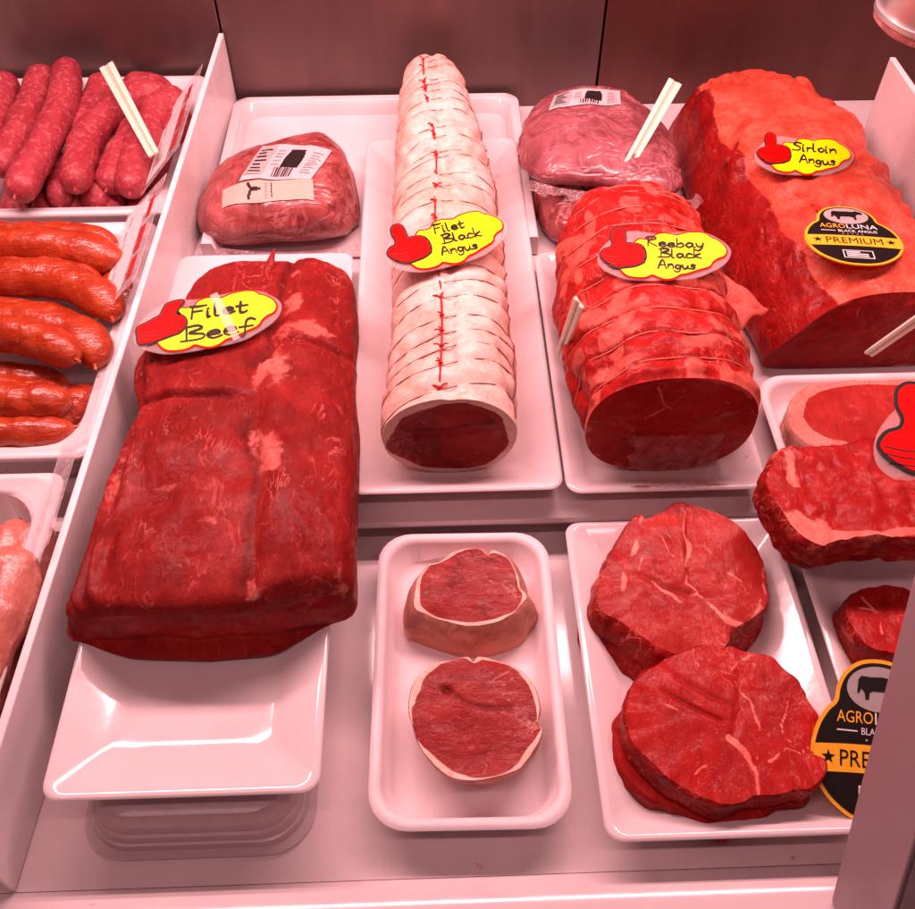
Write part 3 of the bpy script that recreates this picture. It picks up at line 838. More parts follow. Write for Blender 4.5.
# ------------------------------------------------------------------ tied fillet roast, wrapped in white fat
def tied_roast():
    R, Nn = 260, 120
    y0, y1 = .472, 1.015
    t = np.linspace(0, 1, R); y = y0 + (y1-y0)*t; th = np.linspace(0, 2*np.pi, Nn, endpoint=False)
    hw = interp(y, [y0, .50, .60, .75, .88, .96, 1.005, 1.015], [.0525, .0550, .0535, .0520, .0490, .0420, .0360, .0320])
    hh = interp(y, [y0, .50, .60, .75, .88, .96, 1.005, 1.015], [.0440, .0480, .0490, .0490, .0470, .0420, .0370, .0330])
    cx = interp(y, [y0, .6, .8, 1.015], [.0100, .0140, .0125, .0040])
    zb = interp(y, [y0, .85, .95, 1.015], [.0440, .0440, .0500, .0620])[:, None]
    loops = [.487, .502, .5185, .536, .556, .578, .60, .622, .643, .665, .69, .714, .737, .76, .782, .806, .829, .852, .874, .896, .918, .940, .962, .984, 1.002]
    rj = random.Random(21); loops = [l + rj.uniform(-.0055, .0055) for l in loops]
    sl = lambda th: .010*np.cos(th)      # loops run a little aslant
    X, Z = superell(th[None], hw[:, None], hh[:, None], .92, .92)
    Y = np.broadcast_to(y[:, None], X.shape).copy()
    G = np.stack([X+cx[:, None], Y, Z+zb+hh[:, None]], -1)
    # the front rim leans back at the top
    n = orient(G, grid_normals(G))
    d = .0034*fbm(G, 20, 3, 101) + .0012*fbm(G, 70, 2, 102)
    rngl = random.Random(4)
    amp = [rngl.uniform(.0008, .0056) for _ in loops]
    wob = .004*vnoise(np.stack([np.cos(th), np.sin(th), 0*th], -1)[None]*np.ones((R, 1, 1)), .9, 103)
    st = np.zeros_like(Y)
    for l, a in zip(loops, amp):
        dy = Y - (l + sl(th)[None] + wob)
        a = a*(.7+.6*vnoise(G, 20, int(l*9999)))
        d = d - .8*a*gauss(dy, .0022) - 1.15*a*gauss(dy, .0075)
        st = st + .10*gauss(dy, .0012)
    top_seam = gauss((th - np.pi/2)[None]*hw[:, None], .004)
    d = d - .0034*top_seam
    fade = sstep(0, .02, t)[:, None]
    G = G + n*(d*(.45+.55*fade) + (fade-1)*.0006)[..., None]
    G[..., 2] = np.maximum(G[..., 2], .0436)
    # blood staining of the fat here and there
    blood = sstep(.20, .62, fbm(G*np.array([1, .8, 1]), 26, 3, 121))*.30
    blood = blood + .30*gauss(np.hypot((G[..., 0]-.05)/.02, (Y-.57)/.035), 1)*sstep(-.2, .4, vnoise(G, 60, 9))
    blood = blood + .25*gauss(np.hypot((G[..., 0]+.03)/.02, (Y-.86)/.05), 1)*sstep(-.2, .4, vnoise(G, 60, 19))
    root = thing('tied_roast', 'long fillet roast wrapped in pale fat and tied with red string', 'meat', (.012, .7, .0436))
    side_mesh('fat_cover', G, M['roast_fat'], root, stain_crease=st + blood*.5, closed1=True)
    # cut end: dark meat with a thin pale rind
    cap_mesh('cut_face', G[0], (0, -1, .05), M['roast_cut'], root, K=30,
             bumpfn=lambda P, r, th: .0016*fbm(P, 45, 3, 7) + .0024*sstep(.86, .93, r) - .0010*gauss(P[..., 2]-.094-.1*(P[..., 0]-.01), .003),
             fatfn=lambda P, r, th: sstep(.925, .955, r + .020*np.sin(3*th+1) + .014*np.sin(7*th) + .02*vnoise(P, 60, 77))*1.0,
             stain_crease_fn=lambda P, r, th: .6*gauss(P[..., 2]-.100-.12*(P[..., 0]-.01)+.004*vnoise(P, 60, 3), .0022)*(r < .85) + .45*sstep(.1, .5, vnoise(P, 35, 13))*(r < .85))
    # thread loops sunk in the grooves
    for li, l in enumerate(loops):
        pts = []
        for a in np.linspace(-.35, np.pi+.35, 40):
            jf = (a % (2*np.pi))/(2*np.pi)*Nn; j0 = int(jf) % Nn; fr = jf - int(jf)
            col_ = G[:, j0]*(1-fr) + G[:, (j0+1) % Nn]*fr
            wv = wob[0, j0]
            yy = l + .010*math.cos(a) + wv
            i = int(np.clip(np.searchsorted(col_[:, 1], yy), 1, R-1))
            pts.append(col_[i] + n[i, j0]*.0007)
        P_ = np.array(pts)
        for _ in range(4): P_[1:-1] = (P_[:-2]+P_[1:-1]*2+P_[2:])/4
        V, F = tube_vf(P_, .00036, 5)
        mesh('string_loop', V, F, M['thread'], root)
    # long red string on top with knots and loose ends
    jt = Nn//4 - 1
    pts = [G[i, jt] + np.array([-.012+.002*math.sin(i*.05), 0, .0016]) for i in range(6, R-4, 3)]
    V, F = tube_vf(pts, .00085, 6)
    mesh('long_string', V, F, M['string'], root)
    rk = random.Random(9)
    for l in loops:
        i = int(np.clip((l+.001-y0)/(y1-y0)*R, 2, R-3))
        c = G[i, jt] + np.array([-.012+.002*math.sin(i*.05), 0, .0020])
        parts = [tube_vf([c+np.array([-.0016, -.0010, 0]), c+np.array([0, 0, .0012]), c+np.array([.0016, .0008, 0])], [.0008, .0017, .0008], 7)]
        for q in range(2):
            a = rk.uniform(.2, 2.9) if q else rk.uniform(2.0, 3.6)
            L = rk.uniform(.004, .008)
            e = c + np.array([math.cos(a)*L, math.sin(a)*L, .0012])
            parts.append(tube_vf([c, (c+e)/2+np.array([0, 0, .0016]), e], .0007, 5))
        mesh('knot', *merge(parts), M['string'], root)
    # second string line low on the right flank
    js = int(Nn*.055)
    pts = [G[i, js] + n[i, js]*.0007 for i in range(2, R-60, 4)]
    mesh('side_string', *tube_vf(pts, .0006, 5), M['thread'], root)
tied_roast()

# ------------------------------------------------------------------ ribeye roast
def ribeye_roast():
    RIBV = veins([([(.140, .120), (.150, .105), (.152, .090)], .9), ([(.165, .140), (.172, .125), (.186, .116), (.205, .118)], .8), ([(.150, .075), (.168, .080), (.180, .074)], .7),
                  ([(.205, .095), (.220, .088), (.232, .094)], .7), ([(.190, .070), (.205, .064), (.215, .070)], .6), ([(.128, .088), (.140, .080)], .7), ([(.212, .130), (.225, .118)], .6)], .0020, .75, 71)
    R, Nn = 200, 180
    y0, y1 = .470, .755
    t = np.linspace(0, 1, R); y = y0+(y1-y0)*t; th = np.linspace(0, 2*np.pi, Nn, endpoint=False)
    hw = interp(y, [y0, .51, .56, .66, .71, .74, .755], [.0690, .0715, .0745, .0700, .0640, .0545, .0450])
    hh = interp(y, [y0, .51, .60, .70, .74, .755], [.0560, .0595, .0610, .0575, .0500, .0420])
    cx = interp(y, [y0, .55, .66, .755], [.1820, .1790, .1800, .1860])
    zb = .0405
    X, Z = superell(th[None], hw[:, None], hh[:, None], .85, .85)
    Y = np.broadcast_to(y[:, None], X.shape).copy()
    G = np.stack([X+cx[:, None], Y, Z+zb+hh[:, None]], -1)
    n = orient(G, grid_normals(G))
    d = .0036*fbm(G, 22, 3, 201) + .0022*fbm(G, 60, 3, 202)
    loops = [.487, .511, .537, .563, .589, .617, .645, .673, .701, .727]
    wob = .006*vnoise(np.stack([np.cos(th), np.sin(th), 0*th], -1)[None]*np.ones((R, 1, 1)), 1.6, 203)
    gro = np.zeros_like(Y)
    for k, l in enumerate(loops):
        dy = Y - (l + .008*np.cos(th+.3)[None] + wob)
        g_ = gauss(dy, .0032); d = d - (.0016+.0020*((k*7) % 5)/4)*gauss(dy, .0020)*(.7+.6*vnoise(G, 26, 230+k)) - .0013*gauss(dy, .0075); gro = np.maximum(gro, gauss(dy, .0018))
    fade = sstep(0, .03, t)[:, None]
    G = G + n*(d*fade - .003*(1-fade))[..., None]
    G[..., 2] = np.maximum(G[..., 2], .0400)
    ang = th[None]*np.ones((R, 1))
    right = sstep(1.75, .6, ang)*sstep(-1, 0, ang)
    f = .80*right*sstep(-.55, .25, vnoise(G*np.array([1, 1, 1]), 42, 211))
    f = np.maximum(f, .62*sstep(.0, .55, vnoise(G*np.array([1, 1.6, 1]), 38, 215)))
    f = np.maximum(f, .66*sstep(.12, .50, vnoise(G*np.array([2.6, .7, 1]), 44, 218)))
    f = f*(1-.65*gro)
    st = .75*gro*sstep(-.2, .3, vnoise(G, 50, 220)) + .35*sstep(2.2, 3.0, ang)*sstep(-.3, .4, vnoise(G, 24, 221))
    root = thing('ribeye_roast', 'thick red rolled ribeye roast marbled with fat and tied in rings', 'meat', (.181, .61, .040))
    side_mesh('rolled_meat', G, M['rib'], root, fat=f, stain_crease=st, closed1=True)
    cap_mesh('cut_face', G[0], (0, -1, .02), M['rib_cut'], root, K=30,
             bumpfn=lambda P, r, th: .0022*fbm(P, 32, 3, 9) + .0006*fbm(P, 120, 2, 3),
             fatfn=lambda P, r, th: np.maximum(RIBV(P[..., [0, 2, 1]], r, th), .60*gauss(np.hypot(P[..., 0]-.188, (P[..., 2]-.088)*1.0)-.036+.005*vnoise(P, 40, 4), .0022)*(P[..., 0] < .20)*sstep(-.5, .1, vnoise(P, 30, 6)) +
                                               .48*sstep(.93, .985, r)*sstep(-.2, .3, vnoise(P, 50, 8))), dome=.003)
    for li, l in enumerate(loops):
        pts = []
        for a in np.linspace(-.2, np.pi+.2, 44):
            j0 = int(round((a % (2*np.pi))/(2*np.pi)*Nn)) % Nn
            yy = l + .008*math.cos(a+.3) + wob[0, j0]
            i = int(np.clip(np.searchsorted(G[:, j0, 1], yy), 1, R-1))
            pts.append(G[i, j0] + n[i, j0]*.0004)
        P_ = np.array(pts)
        for _ in range(3): P_[1:-1] = (P_[:-2]+P_[1:-1]*2+P_[2:])/4
        mesh('string_loop', *tube_vf(P_, .0007, 5), M['net'], root)
    # loose triangular flap of fat on the right flank
    rows = 14; V = []; F = []
    A, B, C_ = np.array([.2420, .640, .118]), np.array([.2860, .590, .108]), np.array([.2440, .565, .094])
    for i in range(rows+1):
        for j in range(rows+1-i):
            p = A + (B-A)*i/rows + (C_-A)*j/rows
            p = p + np.array([0, 0, .0030])*float(vnoise(p, 60, 3)) + np.array([0, .002, .001])*math.sin(i*.9) + np.array([0, 0, .004])*math.sin(math.pi*i/rows)
            V.append(p)
    idx = {}; c = 0
    for i in range(rows+1):
        for j in range(rows+1-i): idx[i, j] = c; c += 1
    for i in range(rows):
        for j in range(rows-i):
            F.append((idx[i, j], idx[i+1, j], idx[i, j+1]))
            if j < rows-i-1: F.append((idx[i+1, j], idx[i+1, j+1], idx[i, j+1]))
    o = mesh('fat_flap', V, F, M['rib'], root, sharp=0, attrs={'fat': np.full(len(V), .75), 'stain': np.zeros(len(V))})
    s = o.modifiers.new('thick', 'SOLIDIFY'); s.thickness = .0016
ribeye_roast()

# clear film hanging from under the ribeye roast over the rim of its platter
def drip_film():
    rows, cols = 26, 34; V = []; F = []
    path = catmull([(.4668, .090), (.4640, .070), (.4590, .0530), (.4520, .0522), (.4465, .0540), (.4420, .0588), (.4400, .0600)], 4)
    path = path[np.linspace(0, len(path)-1, rows).astype(int)]
    for i, (yy, zz) in enumerate(path):
        for j in range(cols):
            u = j/(cols-1); w = .5+.12*i/rows
            x = .187 + (u-.5)*.074*(.62+.38*math.sin(1.1+i*.16)**2)*(1+.10*math.sin(i*1.3)+.06*math.sin(i*2.9)) + .004*i/rows
            nz = float(vnoise(np.array([x, yy, zz]), 90, 5))
            V.append((x, yy - .0012 + .0010*math.sin(x*900+i*.3) - .0006*nz, zz + .0010 + .0007*nz))
    for i in range(rows-1):
        for j in range(cols-1):
            F.append((i*cols+j, i*cols+j+1, (i+1)*cols+j+1, (i+1)*cols+j))
    o = mesh('film_scrap', V, F, M['pad'], loc=(.187, .45, .05), sharp=0)
    s = o.modifiers.new('thick', 'SOLIDIFY'); s.thickness = .0003
    tag(o, 'wet clear film scrap hanging over the platter rim under the ribeye roast', 'film')
drip_film()

# ------------------------------------------------------------------ sirloin
def sirloin():
    R, Nn = 170, 220
    y0, y1 = .590, .985
    t = np.linspace(0, 1, R); y = y0+(y1-y0)*t; th = np.linspace(0, 2*np.pi, Nn, endpoint=False)
    xbl = interp(y, [y0, .70, .85, .985], [.281, .268, .262, .27])
    xtl = interp(y, [y0, .70, .80, .90, .985], [.346, .326, .310, .297, .302])
    xr = interp(y, [y0, .68, .74, .78, .86, .90, .93, .985], [.468, .466, .452, .448, .455, .450, .432, .395])
    zt = interp(y, [y0, .62, .75, .85, .93, .965, .985], [.118, .125, .128, .130, .128, .118, .098])
    zb = .0362
    e = np.sqrt(np.clip(1 - np.clip((t-.95)/.05, 0, 1)**2, .05, 1))[:, None]
    ux, uz = superell(th, 1, 1, .48, .48)
    u = (ux+1)/2; v = (uz+1)/2
    Zs = zb + (zt[:, None]-zb)*v[None]
    XL = xbl[:, None] + (xtl-xbl)[:, None]*v[None]
    Xs = XL + (xr[:, None]-XL)*u[None]
    mx = (XL + xr[:, None])/2
    Xs = mx + (Xs-mx)*(.6+.4*e)
    Zs = zb + (Zs-zb)*(.35+.65*e)
    Ys = np.broadcast_to(y[:, None], Xs.shape).copy()
    Ys = Ys + sstep(.15, 0, t)[:, None]*(-.004*np.sin(v*np.pi))[None]
    # the far outline: a lobe on the left, a notch, then a lower lobe on the right
    Ys = Ys - sstep(.75, 1, t)[:, None]*(.055*sstep(.405, .45, Xs) + .018*gauss(Xs-.398, .010))
    Zs = Zs - sstep(.7, .9, t)[:, None]*.010*sstep(.39, .42, Xs)*v[None]
    # gentle fall to the front and right of the top
    Zs = Zs + v[None]*(.006*np.sin((Xs-.28)*14) - .006*sstep(.42, .47, Xs))
    G = np.stack([Xs, Ys, Zs], -1)
    n = orient(G, grid_normals(G))
    top = sstep(.25, .75, n[..., 2])
    d = top*(.0058*fbm(G, 19, 3, 301) + .0020*fbm(G, 65, 3, 305)) + (1-top)*(.0014*fbm(G, 30, 4, 302))
    # long oblique folds in the fat
    w = (G[..., 0]-.30)*.75 + (G[..., 1]-.6)*.35
    d = d - top*.0045*gauss(np.mod(w + .012*fbm(G, 18, 2, 311), .062)-.031, .0035)*sstep(-.2, .3, vnoise(G, 14, 312))
    # ragged lumps along the right and back edges
    d = d - top*.0024*gauss(np.abs(vnoise(G*np.array([1.2, .7, 1]) + .01*vnoise(G, 30, 9)[..., None], 30, 361)), .10)*sstep(-.1, .4, vnoise(G, 16, 362))
    rag = top*np.maximum(sstep(.425, .455, G[..., 0]), sstep(.90, .95, G[..., 1]))
    d = d + rag*.0055*fbm(G, 46, 3, 321)
    d = d - .007*gauss(G[..., 1]-(.885+.25*(G[..., 0]-.42)), .004)*sstep(.395, .41, G[..., 0])*top
    fade = sstep(0, .03, t)[:, None]
    G = G + n*(d*(.15+.85*fade))[..., None]
    G[..., 2] = np.maximum(G[..., 2], .0360)
    bx = interp(G[..., 1], [y0, .63, .70, .80, .90, .985], [.346, .336, .322, .310, .301, .302]) + .006*vnoise(G, 36, 331)
    vv = np.broadcast_to(v[None], Xs.shape)
    f = sstep(-.008, .006, G[..., 0]-bx)*sstep(.52, .80, vv)
    f = f*(1 - .75*gauss(np.hypot((G[..., 0]-.348)/.022, (G[..., 1]-.715)/.035), 1)*sstep(-.2, .3, vnoise(G*np.array([1.5, .7, 1]), 50, 343)))
    f = f*(1 - .55*sstep(.25, .6, vnoise(G*np.array([1.3, .7, 1]), 30, 341))*sstep(.02, .10, G[..., 0]-bx)*0.6)
    f = np.maximum(f, sstep(.75, .95, vv)*.50*sstep(-.012, -.002, G[..., 0]-bx))
    rid = np.abs(vnoise(G*np.array([1.2, .7, 1]) + .01*vnoise(G, 30, 9)[..., None], 30, 361)) 
    st = .30*gauss(rid, .05)*top*sstep(.0, .4, vnoise(G, 16, 362)) + .30*top*sstep(.2, .55, vnoise(G*np.array([1, .7, 1]), 24, 351))*gauss(np.hypot((G[..., 0]-.345)/.03, (G[..., 1]-.72)/.05), 1)
    st = st + .28*gauss(np.hypot((G[..., 0]-.335)/.03, (G[..., 1]-.93)/.025), 1)*top
    root = thing('sirloin', 'big sirloin slab with thick orange-pink fat cap at the back right', 'meat', (.37, .77, .036))
    side_mesh('fat_capped_meat', G, M['sirloin'], root, fat=f, stain_crease=st, closed1=True)
    cap_mesh('cut_face', G[0], (0, -1, 0), M['sirloin_cut'], root, K=26, centre=(.375, .586, .08),
             bumpfn=lambda P, r, th: .0026*fbm(P, 30, 3, 12) + .0008*fbm(P, 100, 2, 13),
             fatfn=lambda P, r, th: np.maximum(.75*sstep(.955, .985, r)*sstep(.095, .11, P[..., 2])*sstep(.44, .30, P[..., 0]),
                 np.maximum(.7*gauss(np.hypot((P[..., 0]-.362)/.002, (P[..., 2]-.108)/.009), 1),
                 .62*sstep(.93, .98, r)*sstep(.05, .042, P[..., 2])*sstep(.35, .37, P[..., 0])*sstep(-.3, .2, vnoise(P, 60, 17)))),
             dome=.003)
sirloin()

# ------------------------------------------------------------------ steaks
def steak(name, outline, z0, h, mat_top, mat_side, label, seed, fat_rim=0.0, rim_out=.0, fatfn=None, stain_crease_fn=None, tilt=None, flare=0.0,
          rough_edge=.0025, side_fat=.0, scale_bottom=1.0, shift=(0, 0), cat='steak', group=None, lump=.002, bulge=.0, K=30, layers=0, bumpfn=None):
    """slab with an irregular outline; outline = world (x, y) knots, counter-clockwise"""
    per = 10; ring = catmull(outline, per, True); Nn = len(ring)
    if Nn < 140:
        ring = catmull(outline, int(math.ceil(140/len(outline))), True); Nn = len(ring)
    c = ring.mean(0)
    R = 18; t = np.linspace(0, 1, R)
    sc = scale_bottom + (1-scale_bottom)*t + bulge*np.sin(np.pi*t)
    sc = sc*np.where(t > .86, 1 - .035*((t-.86)/.14)**2, 1)*np.where(t < .12, 1-.05*((.12-t)/.12)**2, 1)
    P = c + (ring - c)[None]*sc[:, None, None] + (1-t)[:, None, None]*np.array(shift)
    G = np.concatenate([P, np.broadcast_to((z0 + h*t)[:, None, None], (R, Nn, 1))], 2)
    n = orient(G, grid_normals(G))
    d = .35*rough_edge*fbm(G, 45, 3, seed) + .30*rough_edge*vnoise(G*np.array([1, 1, 1.3]), 160, seed+3)
    for q in range(layers):
        d = d - .0022*gauss(t[:, None] - (q+1)/(layers+1) - .05*vnoise(G, 30, seed+9), .05)
    G = G + n*d[..., None]
    G[..., 2] += .0012*fbm(G, 40, 2, seed+21)*(t[:, None]**2)
    G[..., 2] = np.maximum(G[..., 2], z0)
    centre = np.array([*c, z0+h])
    A = None
    if tilt is not None:
        ax, ang = tilt
        A = Matrix.Translation(Vector((c[0], c[1], z0))) @ Matrix.Rotation(ang, 4, Vector(ax)) @ Matrix.Translation(-Vector((c[0], c[1], z0)))
    th = np.linspace(0, 2*np.pi, Nn, endpoint=False)
    fs = np.full((R, Nn), side_fat) + (.0 if side_fat >= 1 or side_fat == 0 else .45*vnoise(G, 45, seed+31))
    Gw = xf(G.reshape(-1, 3), A).reshape(G.shape) if A is not None else G
    base = (float(c[0]), float(c[1]), float(z0))
    root = thing(name, label, cat, base, group)
    ax_out = np.array([0, 0, 1.]) if A is None else np.array(A.to_3x3() @ Vector((0, 0, 1)))
    side_mesh('edge', Gw, M[mat_side], root, fat=fs, stain_crease=np.zeros((R, Nn)), closed0=True)
    Ainv = None if A is None else A.inverted()
    loc_ = (lambda Q: Q) if A is None else (lambda Q: xf(Q.reshape(-1, 3), Ainv).reshape(Q.shape))
    def ff(Pw, r, th_):
        Pl = loc_(Pw)
        f = np.zeros(r.shape)
        if fat_rim: f = sstep(1-fat_rim-.012, 1-fat_rim+.012, r + .015*np.sin(5*th_+seed) + .010*vnoise(Pl, 70, seed+41))
        if fatfn is not None: f = np.maximum(f, fatfn(Pl, r, th_))
        return f
    def bf(Pw, r, th_):
        Pl = loc_(Pw); b = .45*lump*fbm(Pl, 24, 2, seed+51) + .14*lump*fbm(Pl, 110, 2, seed+52)
        if fat_rim: b = b + .0016*sstep(1-fat_rim-.01, 1-fat_rim+.01, r)
        if bumpfn is not None: b = b + bumpfn(Pl, r, th_)
        return b
    cap_mesh('top_face', Gw[-1], ax_out, M[mat_top], root, bumpfn=bf, fatfn=ff, K=K,
             stain_crease_fn=(None if stain_crease_fn is None else (lambda Pw, r, th_: stain_crease_fn(loc_(Pw), r, th_))))
    return root, Gw

def blob(cx, cy, rx, ry, seed, n=14, jit=.06, knots=()):
    rk = random.Random(seed); out = []
    for k in range(n):
        a = 2*math.pi*k/n; j = 1 + rk.uniform(-jit, jit)
        out.append((cx + rx*j*math.cos(a), cy + ry*j*math.sin(a)))
    return out
# fillet medallions in the foam tray
steak('fillet_medallion', [(-.026,.270),(-.022,.290),(-.010,.301),(.006,.306),(.017,.308),(.021,.304),(.026,.308),(.042,.304),(.055,.296),(.063,.284),
      (.066,.268),(.064,.256),(.066,.250),(.062,.240),(.050,.226),(.036,.220),(.020,.217),(.004,.219),(-.010,.230),(-.020,.246)][::-1],
      .0052, .036, 'medal', 'medal_side', 'lower fillet medallion with pale rind lying flat in the foam tray', 401, fat_rim=.018, side_fat=.5,
      rough_edge=.0012, scale_bottom=.88, shift=(.004, .006), lump=.0030,
      stain_crease_fn=lambda P, r, th: np.maximum(1.1*gauss(np.hypot((P[..., 0]-.002)/.004, (P[..., 1]-.282)/.003), 1),
          .8*gauss(poly_dist(P, [(.0, .284), (.015, .272), (.028, .268), (.046, .268)])+.001*vnoise(P, 90, 3), .0013)),
      bumpfn=lambda P, r, th: -.002*gauss(np.hypot((P[..., 0]-.002)/.004, (P[..., 1]-.282)/.003), 1) - .0008*gauss(poly_dist(P, [(.0, .284), (.015, .272), (.028, .268), (.046, .268)]), .002))
steak('fillet_medallion', [(-.022,.352),(-.020,.372),(-.012,.384),(-.009,.387),(-.002,.389),(.010,.398),(.024,.401),(.033,.400),(.036,.396),(.041,.399),
      (.052,.392),(.058,.378),(.060,.366),(.064,.358),(.058,.350),(.052,.343),(.036,.336),(.018,.335),(.000,.340),(-.014,.346)][::-1],
      .0052, .037, 'medal', 'medal_side', 'upper tilted fillet medallion with fat skin in the foam tray', 431, fat_rim=.020, side_fat=.30,
      rough_edge=.0012, scale_bottom=1.16, bulge=.09, shift=(.002, -.004), lump=.0018, tilt=((1, .1, 0), rad(5)),
      stain_crease_fn=lambda P, r, th: .5*sstep(.3, .6, vnoise(P, 120, 3))*(r < .9))
# two ribeye steaks on the front right platter
A_out = [(.112,.347),(.118,.372),(.130,.396),(.146,.418),(.156,.427),(.162,.424),(.176,.431),(.192,.439),(.206,.434),(.220,.428),(.236,.410),(.246,.388),
         (.247,.368),(.243,.350),(.236,.340),(.226,.332),(.214,.326),(.205,.314),(.196,.307),(.180,.304),(.160,.308),(.142,.320),(.126,.334)]
steak('ribeye_steak', A_out[::-1], .0055, .037, 'steak', 'steak_edge', 'upper round ribeye steak split by a pale seam on the front platter', 461,
      fatfn=veins([([(.158,.424),(.150,.404),(.140,.385),(.134,.360)], 1.9), ([(.199,.437),(.194,.42),(.190,.396),(.187,.378)], 1.5), ([(.187,.378),(.184,.362),(.190,.350)], .9),
                   ([(.190,.350),(.205,.335),(.222,.329)], 1.7), ([(.246,.375),(.240,.352),(.224,.331)], 1.5), ([(.172,.408),(.174,.396),(.178,.388)], .9),
                   ([(.160,.366),(.166,.358),(.178,.350),(.188,.352)], 1.0), ([(.214,.372),(.222,.366)], .8), ([(.150,.40),(.153,.385),(.150,.372)], 1.0)], .0021, .9, 5),
      stain_crease_fn=lambda P, r, th: .55*gauss(poly_dist(P, [(.155, .369), (.170, .360), (.184, .356)]), .0016) + .35*gauss(poly_dist(P, [(.188, .43), (.186, .39), (.184, .365)]), .0014),
      bumpfn=lambda P, r, th: -.0014*gauss(poly_dist(P, [(.150, .372), (.168, .361), (.184, .355)]), .002) - .0012*gauss(poly_dist(P, [(.196, .43), (.189, .39), (.186, .366)]), .0025),
      scale_bottom=1.06, shift=(-.006, -.012), rough_edge=.0034, side_fat=.12, lump=.0026, tilt=((1, .2, 0), rad(4)), layers=1)
B_out = [(.119,.255),(.124,.274),(.136,.288),(.152,.298),(.170,.306),(.186,.309),(.196,.306),(.206,.308),(.218,.303),(.230,.300),(.238,.290),(.246,.278),(.249,.262),
         (.252,.246),(.251,.230),(.247,.216),(.236,.205),(.222,.203),(.208,.200),(.196,.200),(.186,.196),(.172,.196),(.158,.202),(.142,.212),(.130,.226),(.121,.240)]
steak('ribeye_steak', B_out[::-1], .0245, .021, 'steak_red', 'steak_edge', 'lower bright red ribeye steak with ragged edge on the front platter', 481,
      fatfn=veins([([(.195,.199),(.197,.214),(.194,.230),(.188,.240)], 2.2), ([(.202,.228),(.206,.248),(.206,.268),(.200,.284)], 1.3), ([(.196,.288),(.205,.296),(.216,.300)], 1.2),
                   ([(.210,.226),(.222,.232),(.230,.228),(.243,.234)], 1.0), ([(.232,.262),(.226,.246),(.228,.236)], .9), ([(.226,.285),(.236,.275),(.242,.262)], 1.0),
                   ([(.168,.222),(.160,.214)], .8), ([(.150,.262),(.160,.258)], .7)], .0021, .9, 35),
      bumpfn=lambda P, r, th: -.0016*gauss(poly_dist(P, [(.150, .275), (.168, .262), (.186, .252)]), .0016) - .0012*gauss(poly_dist(P, [(.160, .285), (.180, .270), (.196, .262)]), .0018)
          - .0012*gauss(poly_dist(P, [(.190, .24), (.200, .262), (.204, .285)]), .0028),
      stain_crease_fn=lambda P, r, th: .55*gauss(poly_dist(P, [(.150, .275), (.168, .262), (.186, .252)]), .0012) + .4*gauss(poly_dist(P, [(.160, .285), (.180, .270), (.196, .262)]), .001),
      scale_bottom=.97, shift=(-.002, -.002), rough_edge=.0036, side_fat=.0, lump=.0026)
steak('ribeye_steak', [(x-.006, y-.006+.004*math.sin(x*90)) for x, y in B_out][::-1], .0055, .0185, 'steak_red', 'beef_cut', 'dark ribeye slice peeking out beneath the bright red one', 488, rough_edge=.004, lump=.001)
# steaks at right
steak('rump_steak', [(.300,.462),(.284,.480),(.287,.500),(.296,.518),(.312,.530),(.340,.536),(.380,.536),(.415,.534),(.432,.520),(.436,.490),(.428,.468),(.39,.458),(.34,.456)][::-1],
      .0400, .036, 'steak', 'medal_side', 'flat steak edged with pale fat at the back of the right foam tray', 501, fat_rim=.0,
      fatfn=lambda P, r, th: 1.0*sstep(.86, .90, r)*sstep(.345, .31, P[..., 0]+.0*th) + 1.0*sstep(.885, .915, r)*(P[..., 0] >= .31)*sstep(.49, .51, P[..., 1]),
      rough_edge=.0018, side_fat=.55, lump=.0022)
thick_out = [(.250,.366),(.243,.384),(.237,.408),(.244,.424),(.256,.440),(.280,.444),(.300,.445),(.330,.450),(.370,.456),(.405,.452),(.420,.43),(.418,.39),(.395,.366),(.360,.360),(.320,.362),(.285,.360),(.264,.356)]
steak('thick_steak', thick_out[::-1], .0632, .040, 'steak_red', 'steak_edge', 'thick red steak jutting over the edge of the right foam tray', 521,
      fatfn=lambda P, r, th: np.maximum(.95*sstep(.80, .92, r)*sstep(.40, .37, P[..., 1])*sstep(-.5, .2, vnoise(P, 50, 3)), .75*gauss(poly_dist(P, [(.262, .436), (.258, .410), (.268, .385), (.275, .365)]), .006)*sstep(-.4, .3, vnoise(P, 40, 4))),
      scale_bottom=.95, rough_edge=.0060, side_fat=.34, lump=.0060, layers=2, cat='steak', bulge=.03, tilt=((1, 0, 0), rad(4)))
steak('small_steak', [(.293,.318),(.292,.334),(.300,.346),(.318,.352),(.342,.350),(.356,.334),(.354,.312),(.338,.300),(.314,.296),(.300,.302)][::-1],
      .0055, .042, 'steak_red', 'steak_edge', 'small steak half hidden behind the leaning post at right', 541,
      fatfn=veins([([(.30, .335), (.32, .327), (.345, .330)], 1.4), ([(.31, .345), (.315, .31)], 1.2)], .002, .9, 55), rough_edge=.003, side_fat=.3, lump=.003)

